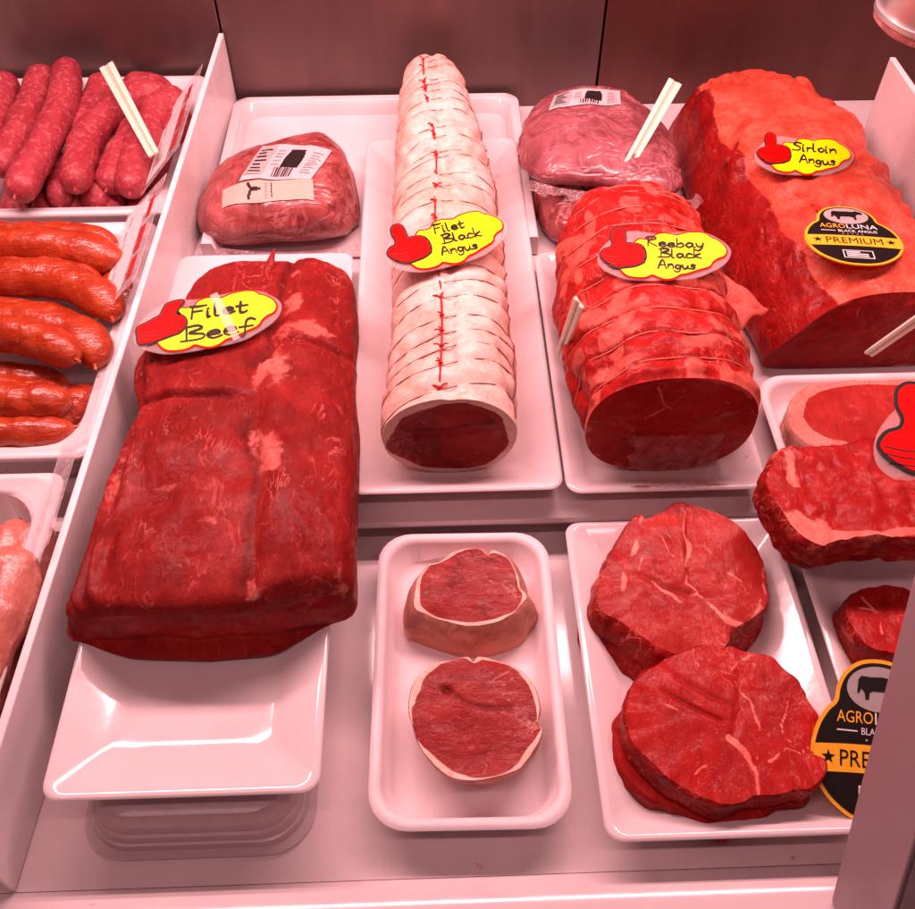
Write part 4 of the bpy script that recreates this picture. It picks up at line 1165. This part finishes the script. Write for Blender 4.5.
# ------------------------------------------------------------------ vacuum-packed joints
from mathutils.bvhtree import BVHTree
def vac_mat(name, c1, c2, white):
    m, nt, p = new_mat(name); N = NB(nt)
    v = N.coord()
    base = N.mix(N.rng(N.noise(v, 36, 5, .68, 1.0), .34, .64), c1, c2)
    ridge = N.math('ABSOLUTE', N.math('SUBTRACT', N.noise(v, 28, 3, .6, 1.5), .5))
    base = N.mix(N.math('MULTIPLY', N.rng(ridge, .05, .0), N.rng(N.noise(v, 16, 2), .42, .6, 0, .6)), base, white)
    N.l(base, p.inputs['Base Color'])
    p.inputs['Roughness'].default_value = .4
    p.inputs['Coat Weight'].default_value = .45
    p.inputs['Coat Roughness'].default_value = .12
    cr = N.math('ABSOLUTE', N.math('SUBTRACT', N.noise(N.coord((.5, 1, 1), (0, 0, .5)), 34, 2, .5, .8), .5))
    b = N.bump(N.noise(v, 40, 4, .6), .35, .002)
    b = N.bump(N.rng(cr, .0, .06), .45, .0018, b)
    N.l(b, p.inputs['Normal']); N.l(b, p.inputs['Coat Normal'])
    return m
M['vac'] = vac_mat('vacuum_pack', (.21, .020, .020), (.42, .085, .082), (.60, .22, .21))
M['vac_purple'] = vac_mat('vacuum_pack_mauve', (.22, .042, .055), (.38, .105, .120), (.55, .23, .24))
M['shrink'] = film_mat('shrink_film', (.45, .24, .27), .42, .12, .9)

def pack(name, label, xs, yf, yb, zt, zb, mat, seed, ez=.75, wrinkle=.0022):
    R, Nn = 110, 130
    x = np.linspace(xs[0], xs[-1], R); th = np.linspace(0, 2*np.pi, Nn, endpoint=False)
    t = (x-x[0])/(x[-1]-x[0])
    e = np.sqrt(np.clip(1-np.abs(2*t-1)**7, .004, 1))
    f_, b_, top = (interp(x, xs, q) for q in (yf, yb, zt))
    cy, hy = (f_+b_)/2, (b_-f_)/2*e
    zbv = np.full(R, zb); hz = (top-zbv)/2*(.25+.75*e)
    c, s = np.cos(th), np.sin(th)
    Yv = cy[:, None] + hy[:, None]*(np.sign(c)*np.abs(c)**.8)[None]
    Zv = zbv[:, None] + hz[:, None] + hz[:, None]*(np.sign(s)*np.abs(s)**ez)[None]
    G = np.stack([np.broadcast_to(x[:, None], Yv.shape), Yv, Zv], -1)
    n = orient(G, grid_normals(G))
    d = .0035*fbm(G, 18, 3, seed) + wrinkle*(.5-np.abs(vnoise(G*np.array([1, 1, 1.6]), 48, seed+3)))
    G = G + n*d[..., None]
    G[..., 2] = np.maximum(G[..., 2], zb)
    root = thing(name, label, 'packed meat', (float(np.mean(xs)), float((yf[0]+yb[0])/2), zb), 'vacuum-packed joints')
    side_mesh('wrapped_meat', G, M[mat], root, closed0=True, closed1=True)
    F = [(i*Nn+j, i*Nn+(j+1) % Nn, (i+1)*Nn+(j+1) % Nn, (i+1)*Nn+j) for i in range(R-1) for j in range(Nn)]
    return root, BVHTree.FromPolygons([tuple(p) for p in G.reshape(-1, 3)], F)
def conform(bvh, corners, u0, u1, v0, v1, off, nu=14, nv=10):
    """patch of the corner quad (4 world xy: front-left, back-left, back-right, front-right) laid on the surface from above"""
    A, B, C_, D = (np.array(c[:2]) for c in corners)
    V = []
    for j in range(nv+1):
        for i in range(nu+1):
            u = u0+(u1-u0)*i/nu; v = v0+(v1-v0)*j/nv
            p = (A*(1-u)+D*u)*(1-v) + (B*(1-u)+C_*u)*v
            h, nn, _, _ = bvh.ray_cast(Vector((p[0], p[1], .5)), Vector((0, 0, -1)))
            V.append((p[0], p[1], (h.z if h else .09)) + np.array(nn if nn else (0, 0, 1))*off)
    F = [(j*(nu+1)+i, j*(nu+1)+i+1, (j+1)*(nu+1)+i+1, (j+1)*(nu+1)+i) for j in range(nv) for i in range(nu)]
    return np.array(V), F
def label_patch(root, bvh, corners, kind):
    if kind == 'barcode':
        lab = mesh('paper_label', *conform(bvh, corners, 0, 1, 0, 1, .0011), M['label'], root)
        mesh('dark_panel', *conform(bvh, corners, .02, .26, .12, .96, .0016, 6, 8), M['grey'], lab)
        for k in range(7):
            mesh('print_line', *conform(bvh, corners, .05, .22-.03*(k % 3), .20+.10*k, .235+.10*k, .0020, 5, 2), M['ink'], lab)
        # dark silhouette block
        for k in range(6):
            w = (.0, .03, .045, .05, .05, .045)[k]
            mesh('dark_print', *conform(bvh, corners, .49-w*.3, .70+w*.5, .84-.09*(k+1), .84-.09*k+.004, .0017+.00005*k, 6, 2), M['ink'], lab)
        for k in range(8):
            u = .42+.034*k
            mesh('bar', *conform(bvh, corners, u, u+(.018 if k % 3 else .010), .06, .30-.02*(k % 2), .0021, 1, 4), M['ink'], lab)
        for k in range(9):
            mesh('print_line', *conform(bvh, corners, .80, .95-.04*(k % 2), .14+.08*k, .165+.08*k, .0018, 4, 1), M['grey'], lab)
        for k in range(5):
            mesh('print_line', *conform(bvh, corners, .31, .42, .40+.10*k, .425+.10*k, .0018, 4, 1), M['grey'], lab)
    else:
        lab = mesh('paper_label', *conform(bvh, corners, 0, 1, 0, 1, .0011), M['buff'], root)
        # horned head emblem, seen side-on as printed
        for (u0, u1, v0, v1) in ((.285, .315, .72, .90), (.30, .33, .60, .76), (.315, .40, .44, .62), (.385, .435, .48, .58), (.30, .33, .28, .46), (.285, .315, .12, .32)):
            mesh('emblem', *conform(bvh, corners, u0, u1, v0, v1, .0016 + .0001*u0, 3, 3), M['ink'], lab)
        for k in range(7):
            mesh('letter', *conform(bvh, corners, .475, .505, .14+.11*k, .21+.11*k, .0016, 2, 2), M['grey'], lab)
        for k in range(5):
            mesh('letter', *conform(bvh, corners, .545, .558, .18+.14*k, .29+.14*k, .0016, 1, 2), M['ink'], lab)
def skirt(root, pts, w, seed, drop=.004):
    """crinkled margin of shrink film round the foot of a pack"""
    P = catmull(pts, 14); n = len(P); V = []; F = []; rows = 5
    T = np.gradient(P, axis=0); nx = np.stack([T[:, 1], -T[:, 0], 0*T[:, 0]], 1); nx /= np.linalg.norm(nx, axis=1, keepdims=True)
    for r in range(rows):
        u = r/(rows-1)
        q = P + nx*w*u
        z = vnoise(np.stack([P[:, 0], P[:, 1], np.full(n, u*.01)], 1), 160, seed)*.0035*u + vnoise(P, 60, seed+1)*.004*u
        q = q + np.stack([0*z, .3*z, z - drop*u], 1)
        V += q.tolist()
    for r in range(rows-1):
        for i in range(n-1): F.append((r*n+i, r*n+i+1, (r+1)*n+i+1, (r+1)*n+i))
    mesh('film_margin', V, F, M['shrink'], root, sharp=0)
M['buff'] = flat('buff', (.70, .44, .36), .4)
M['label'] = flat('label', (.66, .52, .53), .35)
xs = [-.246, -.225, -.19, -.15, -.12, -.095, -.078]
r_, bv = pack('vacuum_pack', 'vacuum-packed beef joint with two paper labels behind the fillet', xs, [.785, .772, .765, .764, .765, .768, .780], [.86, .875, .892, .905, .908, .900, .885],
              [.078, .092, .104, .1110, .1130, .1100, .098], .0400, 'vac', 601)
label_patch(r_, bv, [(-.191, .805), (-.174, .866), (-.101, .848), (-.119, .796)], 'barcode')
label_patch(r_, bv, [(-.207, .779), (-.209, .803), (-.117, .796), (-.115, .772)], 'bull')
skirt(r_, [(-.240, .778, .050), (-.20, .764, .051), (-.15, .760, .050), (-.10, .763, .051), (-.078, .772, .052)], .007, 611)
xs = [.112, .13, .16, .20, .23, .245]
r_, bv = pack('vacuum_pack', 'lower vacuum pack of the stacked pair, pressed under the other', xs, [.770, .762, .760, .760, .762, .772], [.93, .95, .96, .96, .95, .93],
              [.078, .085, .0875, .0875, .085, .078], .0365, 'vac', 621)
label_patch(r_, bv, [(.135, .790), (.135, .812), (.20, .812), (.20, .790)], 'bull')
xs = [.092, .105, .13, .17, .21, .24, .260]
r_, bv = pack('vacuum_pack', 'upper mauve vacuum pack lying on top of another one', xs, [.800, .792, .786, .780, .770, .762, .768], [.91, .925, .945, .955, .945, .92, .89],
              [.112, .120, .127, .1305, .128, .120, .108], .0880, 'vac_purple', 641, ez=.9)
label_patch(r_, bv, [(.125, .885), (.135, .922), (.205, .925), (.20, .888)], 'barcode')
skirt(r_, [(.100, .800, .102), (.13, .786, .101), (.17, .778, .100), (.21, .768, .101), (.25, .762, .100), (.263, .776, .099)], .009, 651, .006)

# ------------------------------------------------------------------ tags
GLYPH = {
 'F': (.60, [[(.05, 0), (.08, 1)], [(0, .98), (.30, .96), (.55, 1)], [(.08, .55), (.42, .57)]]),
 'B': (.66, [[(.04, .95), (.06, 0)], [(-.05, .92), (.35, 1), (.48, .78), (.12, .52), (.55, .35), (.48, .05), (-.10, 0)]]),
 'R': (.62, [[(.02, 1), (.04, 0)], [(-.12, .86), (.25, 1.02), (.45, .8), (.06, .48), (.52, 0)]]),
 'A': (.66, [[(0, 0), (.28, 1), (.55, 0)], [(.1, .38), (.48, .4)]]),
 'S': (.60, [[(.5, .90), (.25, 1), (.05, .75), (.42, .45), (.36, .06), (-.05, .06)]]),
 'i': (.26, [[(0, .5), (.02, 0), (.10, .04)], [(.0, .72), (.04, .77)]]),
 'l': (.30, [[(0, 1), (.02, .08), (.16, .02)]]),
 'e': (.48, [[(0, .25), (.34, .30), (.26, .5), (.04, .40), (.02, .14), (.2, 0), (.42, .12)]]),
 't': (.44, [[(.14, .9), (.12, .12), (.24, 0), (.36, .1)], [(-.02, .56), (.38, .58)]]),
 'f': (.44, [[(.42, .88), (.28, 1), (.16, .8), (.12, 0), (.04, -.18)], [(-.04, .45), (.36, .48)]]),
 'b': (.50, [[(0, 1), (.02, 0)], [(.02, .30), (.24, .48), (.38, .22), (.20, 0), (.02, .08)]]),
 'a': (.54, [[(.36, .40), (.15, .5), (0, .22), (.15, 0), (.34, .2), (.37, .45), (.39, .08), (.5, .02)]]),
 'y': (.50, [[(0, .48), (.06, .18), (.20, .10), (.34, .28)], [(.38, .5), (.32, 0), (.15, -.36), (-.04, -.28)]]),
 'c': (.44, [[(.35, .40), (.14, .5), (0, .22), (.15, 0), (.38, .08)]]),
 'k': (.48, [[(0, 1), (.02, 0)], [(.36, .5), (.05, .22), (.42, 0)]]),
 'n': (.50, [[(0, .48), (.02, 0)], [(.02, .28), (.2, .48), (.34, .35), (.36, 0)]]),
 'g': (.48, [[(.34, .40), (.12, .48), (0, .24), (.15, .02), (.34, .2), (.36, .46), (.32, -.2), (.12, -.38), (-.06, -.24)]]),
 'u': (.54, [[(0, .48), (.04, .12), (.18, 0), (.34, .2), (.36, .48), (.38, .08), (.48, .02)]]),
 's': (.40, [[(.32, .44), (.14, .5), (.06, .36), (.30, .20), (.20, 0), (-.02, .06)]]),
 'r': (.38, [[(0, .48), (.02, 0)], [(.02, .28), (.15, .46), (.32, .44)]]),
 'o': (.47, [[(.2, .5), (0, .26), (.18, 0), (.38, .24), (.22, .5)]]),
}
def ribbon(P, w, z):
    P = np.asarray(P, float); T = np.gradient(P, axis=0); T /= np.maximum(np.linalg.norm(T, axis=1, keepdims=True), 1e-9)
    nn = np.stack([-T[:, 1], T[:, 0]], 1)
    P = P.copy(); P[0] -= T[0]*w*.4; P[-1] += T[-1]*w*.4
    ww = w/2*(1 + .22*np.sin(np.linspace(0, 5, len(P))))
    L, R_ = P+nn*ww[:, None], P-nn*ww[:, None]; n = len(P)
    V = [(x, y, z) for x, y in L] + [(x, y, z) for x, y in R_]
    return V, [(n+i, n+i+1, i+1, i) for i in range(n-1)]
def hand_text(txt, u0, u1, base, h, w, z, slant=.10, jig=3):
    rk = random.Random(jig); adv = sum(GLYPH[c][0] for c in txt)
    sx = (u1-u0)/adv; x = u0; parts = []; k = 0
    for c in txt:
        a, st = GLYPH[c]; dy = rk.uniform(-.04, .04)*h; rr = rk.uniform(.92, 1.06)
        for s_ in st:
            P = [(x + px*sx + slant*py*h, base + dy + py*h*rr) for px, py in s_]
            P = catmull(P, 5) if len(P) > 2 else np.array(P)
            parts.append(ribbon(P, w*rk.uniform(.9, 1.1), z + .00003*k)); k += 1
        x += a*sx
    return merge(parts)
def tag_norm(pts): return [((x-470)/760, -(y-258)/760) for x, y in pts]
HOLD = tag_norm([(80, 285), (105, 220), (180, 150), (290, 108), (430, 118), (550, 106), (690, 100), (790, 140), (848, 195), (845, 250), (800, 305), (720, 350), (620, 388), (450, 404), (270, 408), (160, 378), (95, 335)])
CLOUD = tag_norm([(318, 175), (360, 172), (398, 168), (425, 142), (470, 131), (515, 136), (545, 140), (590, 126), (650, 119), (705, 124), (735, 146), (765, 158), (800, 185), (815, 218), (800, 248),
                  (765, 262), (735, 282), (715, 308), (680, 322), (640, 334), (590, 352), (545, 362), (510, 382), (465, 390), (425, 380), (390, 368), (355, 382), (305, 386), (255, 378), (225, 355), (212, 320), (260, 250)])
HAND = tag_norm([(112, 250), (150, 232), (200, 210), (228, 196), (245, 165), (262, 142), (300, 130), (346, 131), (330, 152), (312, 178), (303, 202), (330, 210), (348, 226), (354, 252), (338, 280), (312, 298), (285, 304),
                 (215, 322), (165, 333), (120, 330), (112, 292)])
HAND_UP = tag_norm([(108, 262), (130, 238), (165, 226), (178, 200), (170, 165), (178, 128), (205, 112), (238, 120), (246, 155), (248, 196), (280, 200), (322, 204), (344, 216), (340, 229), (356, 240), (350, 256), (357, 270), (344, 283), (346, 298), (326, 310), (296, 322), (250, 330), (205, 335), (165, 326), (128, 300), (110, 280)])
def offset_poly(pts, d):
    P = np.asarray(pts, float); T = np.roll(P, -1, 0)-np.roll(P, 1, 0); T /= np.linalg.norm(T, axis=1, keepdims=True)
    nn = np.stack([T[:, 1], -T[:, 0]], 1)
    area = .5*np.sum(P[:, 0]*np.roll(P[:, 1], -1)-np.roll(P[:, 0], -1)*P[:, 1])
    if area < 0: nn = -nn
    return P + nn*d
def ccw(P):
    P = np.asarray(P); a = .5*np.sum(P[:, 0]*np.roll(P[:, 1], -1)-np.roll(P[:, 0], -1)*P[:, 1])
    return P if a > 0 else P[::-1]
def cloud_tag(label, centre, rotz, tilt, width, lines, hand=HAND, stretch=1.12, roll=0.0, stripe=None, ribw=.0135, jig=3):
    Mx = Matrix.Translation(Vector(centre)) @ Matrix.Rotation(rotz, 4, 'Z') @ Matrix.Rotation(roll, 4, 'Y') @ Matrix.Rotation(tilt, 4, 'X') @ Matrix.Diagonal((width, width*stretch, 1, 1))
    root = thing('price_tag', label, 'price tag', centre, 'yellow cloud-shaped price tags')
    put = lambda name, vf, mat, par: mesh(name, xf(vf[0], Mx), vf[1], M[mat], par, sharp=30)
    z = .0
    cl = ccw(catmull(CLOUD, 4, True)); hd = ccw(catmull(hand, 4, True)); ho = ccw(catmull(HOLD, 4, True))
    put('clear_holder', prism(offset_poly(ho, -.012), -.0010, .0), 'holder', root)
    put('red_border', prism(offset_poly(cl, .012), .0002, .0004), 'redprint', root)
    y_ = put('yellow_card', prism(cl, .0006, .0008), 'yellow', root)
    ho_ = put('hand_outline', prism(offset_poly(hd, .013), .0010, .0012), 'ink', root)
    hh = put('thumbs_up_hand', prism(hd, .0014, .0016), 'redprint', root)
    fl = []
    for k in range(3):
        yv = -.028-.024*k
        fl.append(ribbon(catmull([(-.465, yv+.012), (-.40, yv-.004), (-.335, yv-.003)], 5), .004, .0018))
    put('finger_lines', merge(fl), 'ink', hh)
    for k, (txt, u0, u1, b, h) in enumerate(lines):
        put('handwriting', hand_text(txt, u0, u1, b, h, ribw, .0011, jig=jig+k), 'ink', y_)
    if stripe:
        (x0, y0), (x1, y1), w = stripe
        put('clear_tape', ribbon([(x0, y0), ((x0+x1)/2, (y0+y1)/2), (x1, y1)], w, .0021), 'tape', root)  # lamp reflection across the tag, put in as a translucent strip
    # short pin below that plants the tag in the meat
    o = Mx @ Vector((0, -.05, -.001)); d = Mx.to_3x3() @ Vector((0, 0, -1)); d.normalize()
    V, F = tube_vf([o, o+d*.010, o+d*.022], [.0016, .0014, .0006], 8)
    mesh('pin', V, F, M['holder'], root)
    return root
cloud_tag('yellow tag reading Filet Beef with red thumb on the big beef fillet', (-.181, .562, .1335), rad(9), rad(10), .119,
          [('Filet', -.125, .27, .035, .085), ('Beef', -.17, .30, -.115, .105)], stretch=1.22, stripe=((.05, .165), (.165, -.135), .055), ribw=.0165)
cloud_tag('yellow tag reading Filet Black Angus on the string-tied roast', (.0135, .640, .1490), rad(16), rad(10), .112,
          [('Filet', -.08, .17, .075, .068), ('Black', -.04, .27, -.012, .068), ('Angus', -.09, .20, -.100, .066)], hand=HAND_UP, stretch=1.30, ribw=.0130, jig=13)
cloud_tag('yellow tag reading Reebay Black Angus on the ribeye roast', (.1865, .590, .1680), rad(-5), rad(12), .108,
          [('Reebay', -.13, .30, .065, .068), ('Black', -.04, .27, -.016, .064), ('Angus', -.06, .22, -.098, .062)], hand=HAND_UP, stretch=1.26, ribw=.0125, jig=23)
cloud_tag('small yellow tag reading Sirloin Angus on the orange fat cap', (.360, .775, .1385), rad(-11), rad(8), .094,
          [('Sirloin', -.12, .33, .045, .080), ('Angus', -.06, .30, -.070, .078)], hand=HAND_UP, stretch=1.55, ribw=.0145, jig=33)
cloud_tag('large tag with red thumb, cut off at the right picture edge', (.436, .428, .1180), rad(-4), rad(16), .225,
          [('Filet', -.08, .28, .03, .09)], hand=HAND_UP, stretch=1.10, roll=rad(-3), jig=43)

def font_mesh(txt, x0, x1, yb, h, z):
    c = bpy.data.curves.new('text', 'FONT'); c.body = txt; c.resolution_u = 3
    o = bpy.data.objects.new('text', c); COL.objects.link(o)
    bpy.context.view_layer.update()
    me = bpy.data.meshes.new_from_object(o.evaluated_get(bpy.context.evaluated_depsgraph_get()))
    V = np.array([v.co[:] for v in me.vertices]); F = [tuple(p.vertices) for p in me.polygons]
    bpy.data.objects.remove(o); bpy.data.curves.remove(c); bpy.data.meshes.remove(me)
    lo, hi = V.min(0), V.max(0)
    V[:, 0] = x0 + (V[:, 0]-lo[0])/(hi[0]-lo[0])*(x1-x0); V[:, 1] = yb + (V[:, 1]-lo[1])/(hi[1]-lo[1])*h; V[:, 2] = z
    return V, F
HALF = [(0, .66), (.14, .635), (.25, .55), (.305, .44), (.325, .34), (.39, .27), (.46, .15), (.50, -.01), (.48, -.19), (.39, -.35), (.24, -.47), (.10, -.515)]
def brand_tag(label, centre, rotz, tilt, width, stretch=1.0, roll=0.0):
    Mx = Matrix.Translation(Vector(centre)) @ Matrix.Rotation(rotz, 4, 'Z') @ Matrix.Rotation(roll, 4, 'Y') @ Matrix.Rotation(tilt, 4, 'X') @ Matrix.Diagonal((width, width*stretch, 1, 1))
    root = thing('brand_tag', label, 'brand tag', centre, 'black oval brand tags')
    put = lambda name, vf, mat, par: mesh(name, xf(vf[0], Mx), vf[1], M[mat], par, sharp=30)
    out = HALF + [(0, -.52)] + [(-x, y) for x, y in reversed(HALF[1:])]
    ol = ccw(catmull(out, 5, True))
    put('orange_backing', prism(ol, -.0012, 0), 'orange', root)
    bk = put('black_face', prism(offset_poly(ol, -.028), .0002, .0004), 'black', root)
    inner = offset_poly(ol, -.028)
    def halfw(y):
        P = inner[inner[:, 0] > 0]; return float(P[np.argmin(np.abs(P[:, 1]-y)), 0])
    top = [(x, .035 + .02*(x/.47)**2*-1) for x in np.linspace(-halfw(.03)-.02, halfw(.03)+.02, 14)]
    bot = [(x, -.165 + .02*(x/.47)**2*-1) for x in np.linspace(halfw(-.17)+.02, -halfw(-.17)-.02, 14)]
    bd = put('orange_band', prism(ccw(np.array(top+bot)), .0006, .0008), 'orange', bk)
    put('lettering', font_mesh('PREMIUM', -.29, .29, -.128, .115, .0011), 'black', bd)
    for sx in (-.375, .375):
        st = [(sx + (.052 if k % 2 == 0 else .021)*math.sin(k*math.pi/5), -.072 + (.052 if k % 2 == 0 else .021)*math.cos(k*math.pi/5)) for k in range(10)]
        put('star', prism(ccw(np.array(st)), .0009, .0011), 'black', bd)
    put('lettering', font_mesh('AGRO', -.31, -.045, .185, .085, .0007), 'orange', bk)
    put('lettering', font_mesh('LUNA', -.03, .29, .185, .085, .0007), 'white', bk)
    put('lettering', font_mesh('BLACK ANGUS', -.13, .27, .105, .050, .0007), 'white', bk)
    put('rule', prism(np.array([(-.31, .122), (-.16, .122), (-.16, .132), (-.31, .132)]), .0006, .0008), 'white', bk)
    for k in range(5):
        put('dot', prism(np.array([(-.10+.05*k, .062), (-.085+.05*k, .062), (-.085+.05*k, .075), (-.10+.05*k, .075)]), .0006, .0008), 'grey', bk)
    # round picture with the outline of a standing bull
    disc = [(.235*math.cos(a), .44+.165*math.sin(a)) for a in np.linspace(0, 2*math.pi, 40, endpoint=False)]
    dc = put('picture_disc', prism(np.array(disc), .0006, .0008), 'grey', bk)
    bull = [(-.15, .50), (-.13, .53), (-.06, .525), (.02, .53), (.08, .525), (.11, .545), (.13, .535), (.165, .52), (.18, .49), (.165, .475), (.13, .48), (.11, .455), (.10, .42), (.10, .36), (.08, .36), (.075, .41),
            (.04, .425), (-.05, .425), (-.07, .41), (-.075, .36), (-.10, .36), (-.105, .41), (-.13, .44), (-.15, .40), (-.16, .41)]
    put('bull_print', prism(ccw(np.array(bull)), .0010, .0012), 'black', dc)
    # small framed white print at the foot
    fr = [(-.15, -.26), (.15, -.26), (.15, -.40), (-.15, -.40)]
    pts = fr + [fr[0]]
    put('frame_print', merge([ribbon(np.array([pts[k], pts[k+1]]), .012, .0007+.00003*k) for k in range(4)]), 'white', bk)
    for k in range(3):
        put('print_line', prism(np.array([(-.12, -.375+.036*k), (.10-.08*(k == 2), -.375+.036*k), (.10-.08*(k == 2), -.355+.036*k), (-.12, -.355+.036*k)]), .0006, .0008), 'white', bk)
    return root
brand_tag('black oval tag with orange PREMIUM band lying on the sirloin fat', (.3665, .647, .1385), rad(-7), rad(-2), .083, .90)
brand_tag('black oval tag with orange PREMIUM band beside the leaning post', (.2815, .226, .0500), rad(-10), rad(26), .085, 1.04, rad(-4))

# ------------------------------------------------------------------ lamp reflections in the glass, modelled as solid pale strips
def glare_strip(label, base, top, w0, w1, face):
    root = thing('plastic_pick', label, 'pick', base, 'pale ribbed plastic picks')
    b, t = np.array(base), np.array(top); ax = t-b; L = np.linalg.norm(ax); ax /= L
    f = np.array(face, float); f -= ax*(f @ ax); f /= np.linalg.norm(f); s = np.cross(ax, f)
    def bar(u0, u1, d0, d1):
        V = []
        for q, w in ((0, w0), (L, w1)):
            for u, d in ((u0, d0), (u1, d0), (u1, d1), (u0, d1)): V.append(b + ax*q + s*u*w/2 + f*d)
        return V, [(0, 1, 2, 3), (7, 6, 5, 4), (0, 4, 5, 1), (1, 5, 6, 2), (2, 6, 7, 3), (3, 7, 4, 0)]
    bevel(mesh('rib', *bar(-1, -.22, 0, .0030), M['pick'], root), .0008)  # one bright bar of the modelled reflection
    bevel(mesh('rib', *bar(.22, 1, 0, .0030), M['pick'], root), .0008)  # other bright bar of the modelled reflection
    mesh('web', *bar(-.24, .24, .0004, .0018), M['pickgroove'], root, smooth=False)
face = (0, -.6, .8)
glare_strip('pale ribbed pick leaning over the dark pink sausages', (-.277, .832, .1170), (-.345, .965, .1430), .0115, .0165, face)
glare_strip('pale ribbed pick standing on the upper vacuum pack', (.1945, .795, .1180), (.2500, .880, .1595), .0110, .0150, face)
glare_strip('short pale pick beside the left flank of the ribeye roast', (.1075, .566, .0850), (.1075, .515, .1870), .0090, .0110, (-.3, -.6, .8))
glare_strip('pale ribbed pick stuck in the cut face of the sirloin', (.3830, .5785, .0655), (.4130, .560, .1420), .0090, .0100, (0, -.9, .4))

# ------------------------------------------------------------------ crumbs of meat and fat dropped on the trays
rk = random.Random(77)
for k, (x, y, z, mt, lab) in enumerate([
        (.020, .178, .0006, 'roast_fat', 'tiny pale fat shred on the deck before the foam tray'),
        (.226, .176, .0006, 'roast_fat', 'tiny pale fat crumb on the deck before the front right platter'),
        (.0755, .890, .0462, 'roast_fat', 'pale curled fat scrap right of the tied roast')]):
    pts = [(x, y, z+.0008), (x+rk.uniform(-.002, .002), y+rk.uniform(-.002, .002), z+.0016), (x+rk.uniform(-.004, .004), y+rk.uniform(-.003, .003), z+.0009)]
    V, F = tube_vf(catmull(pts, 3), [.0004, .0009, .0011, .0010, .0009, .0007, .0004][:7], 7)
    o = mesh('meat_crumb', V, F, M[mt], loc=(x, y, z), attrs={'fat': np.zeros(len(V)), 'stain': np.zeros(len(V))})
    tag(o, lab, 'crumb')
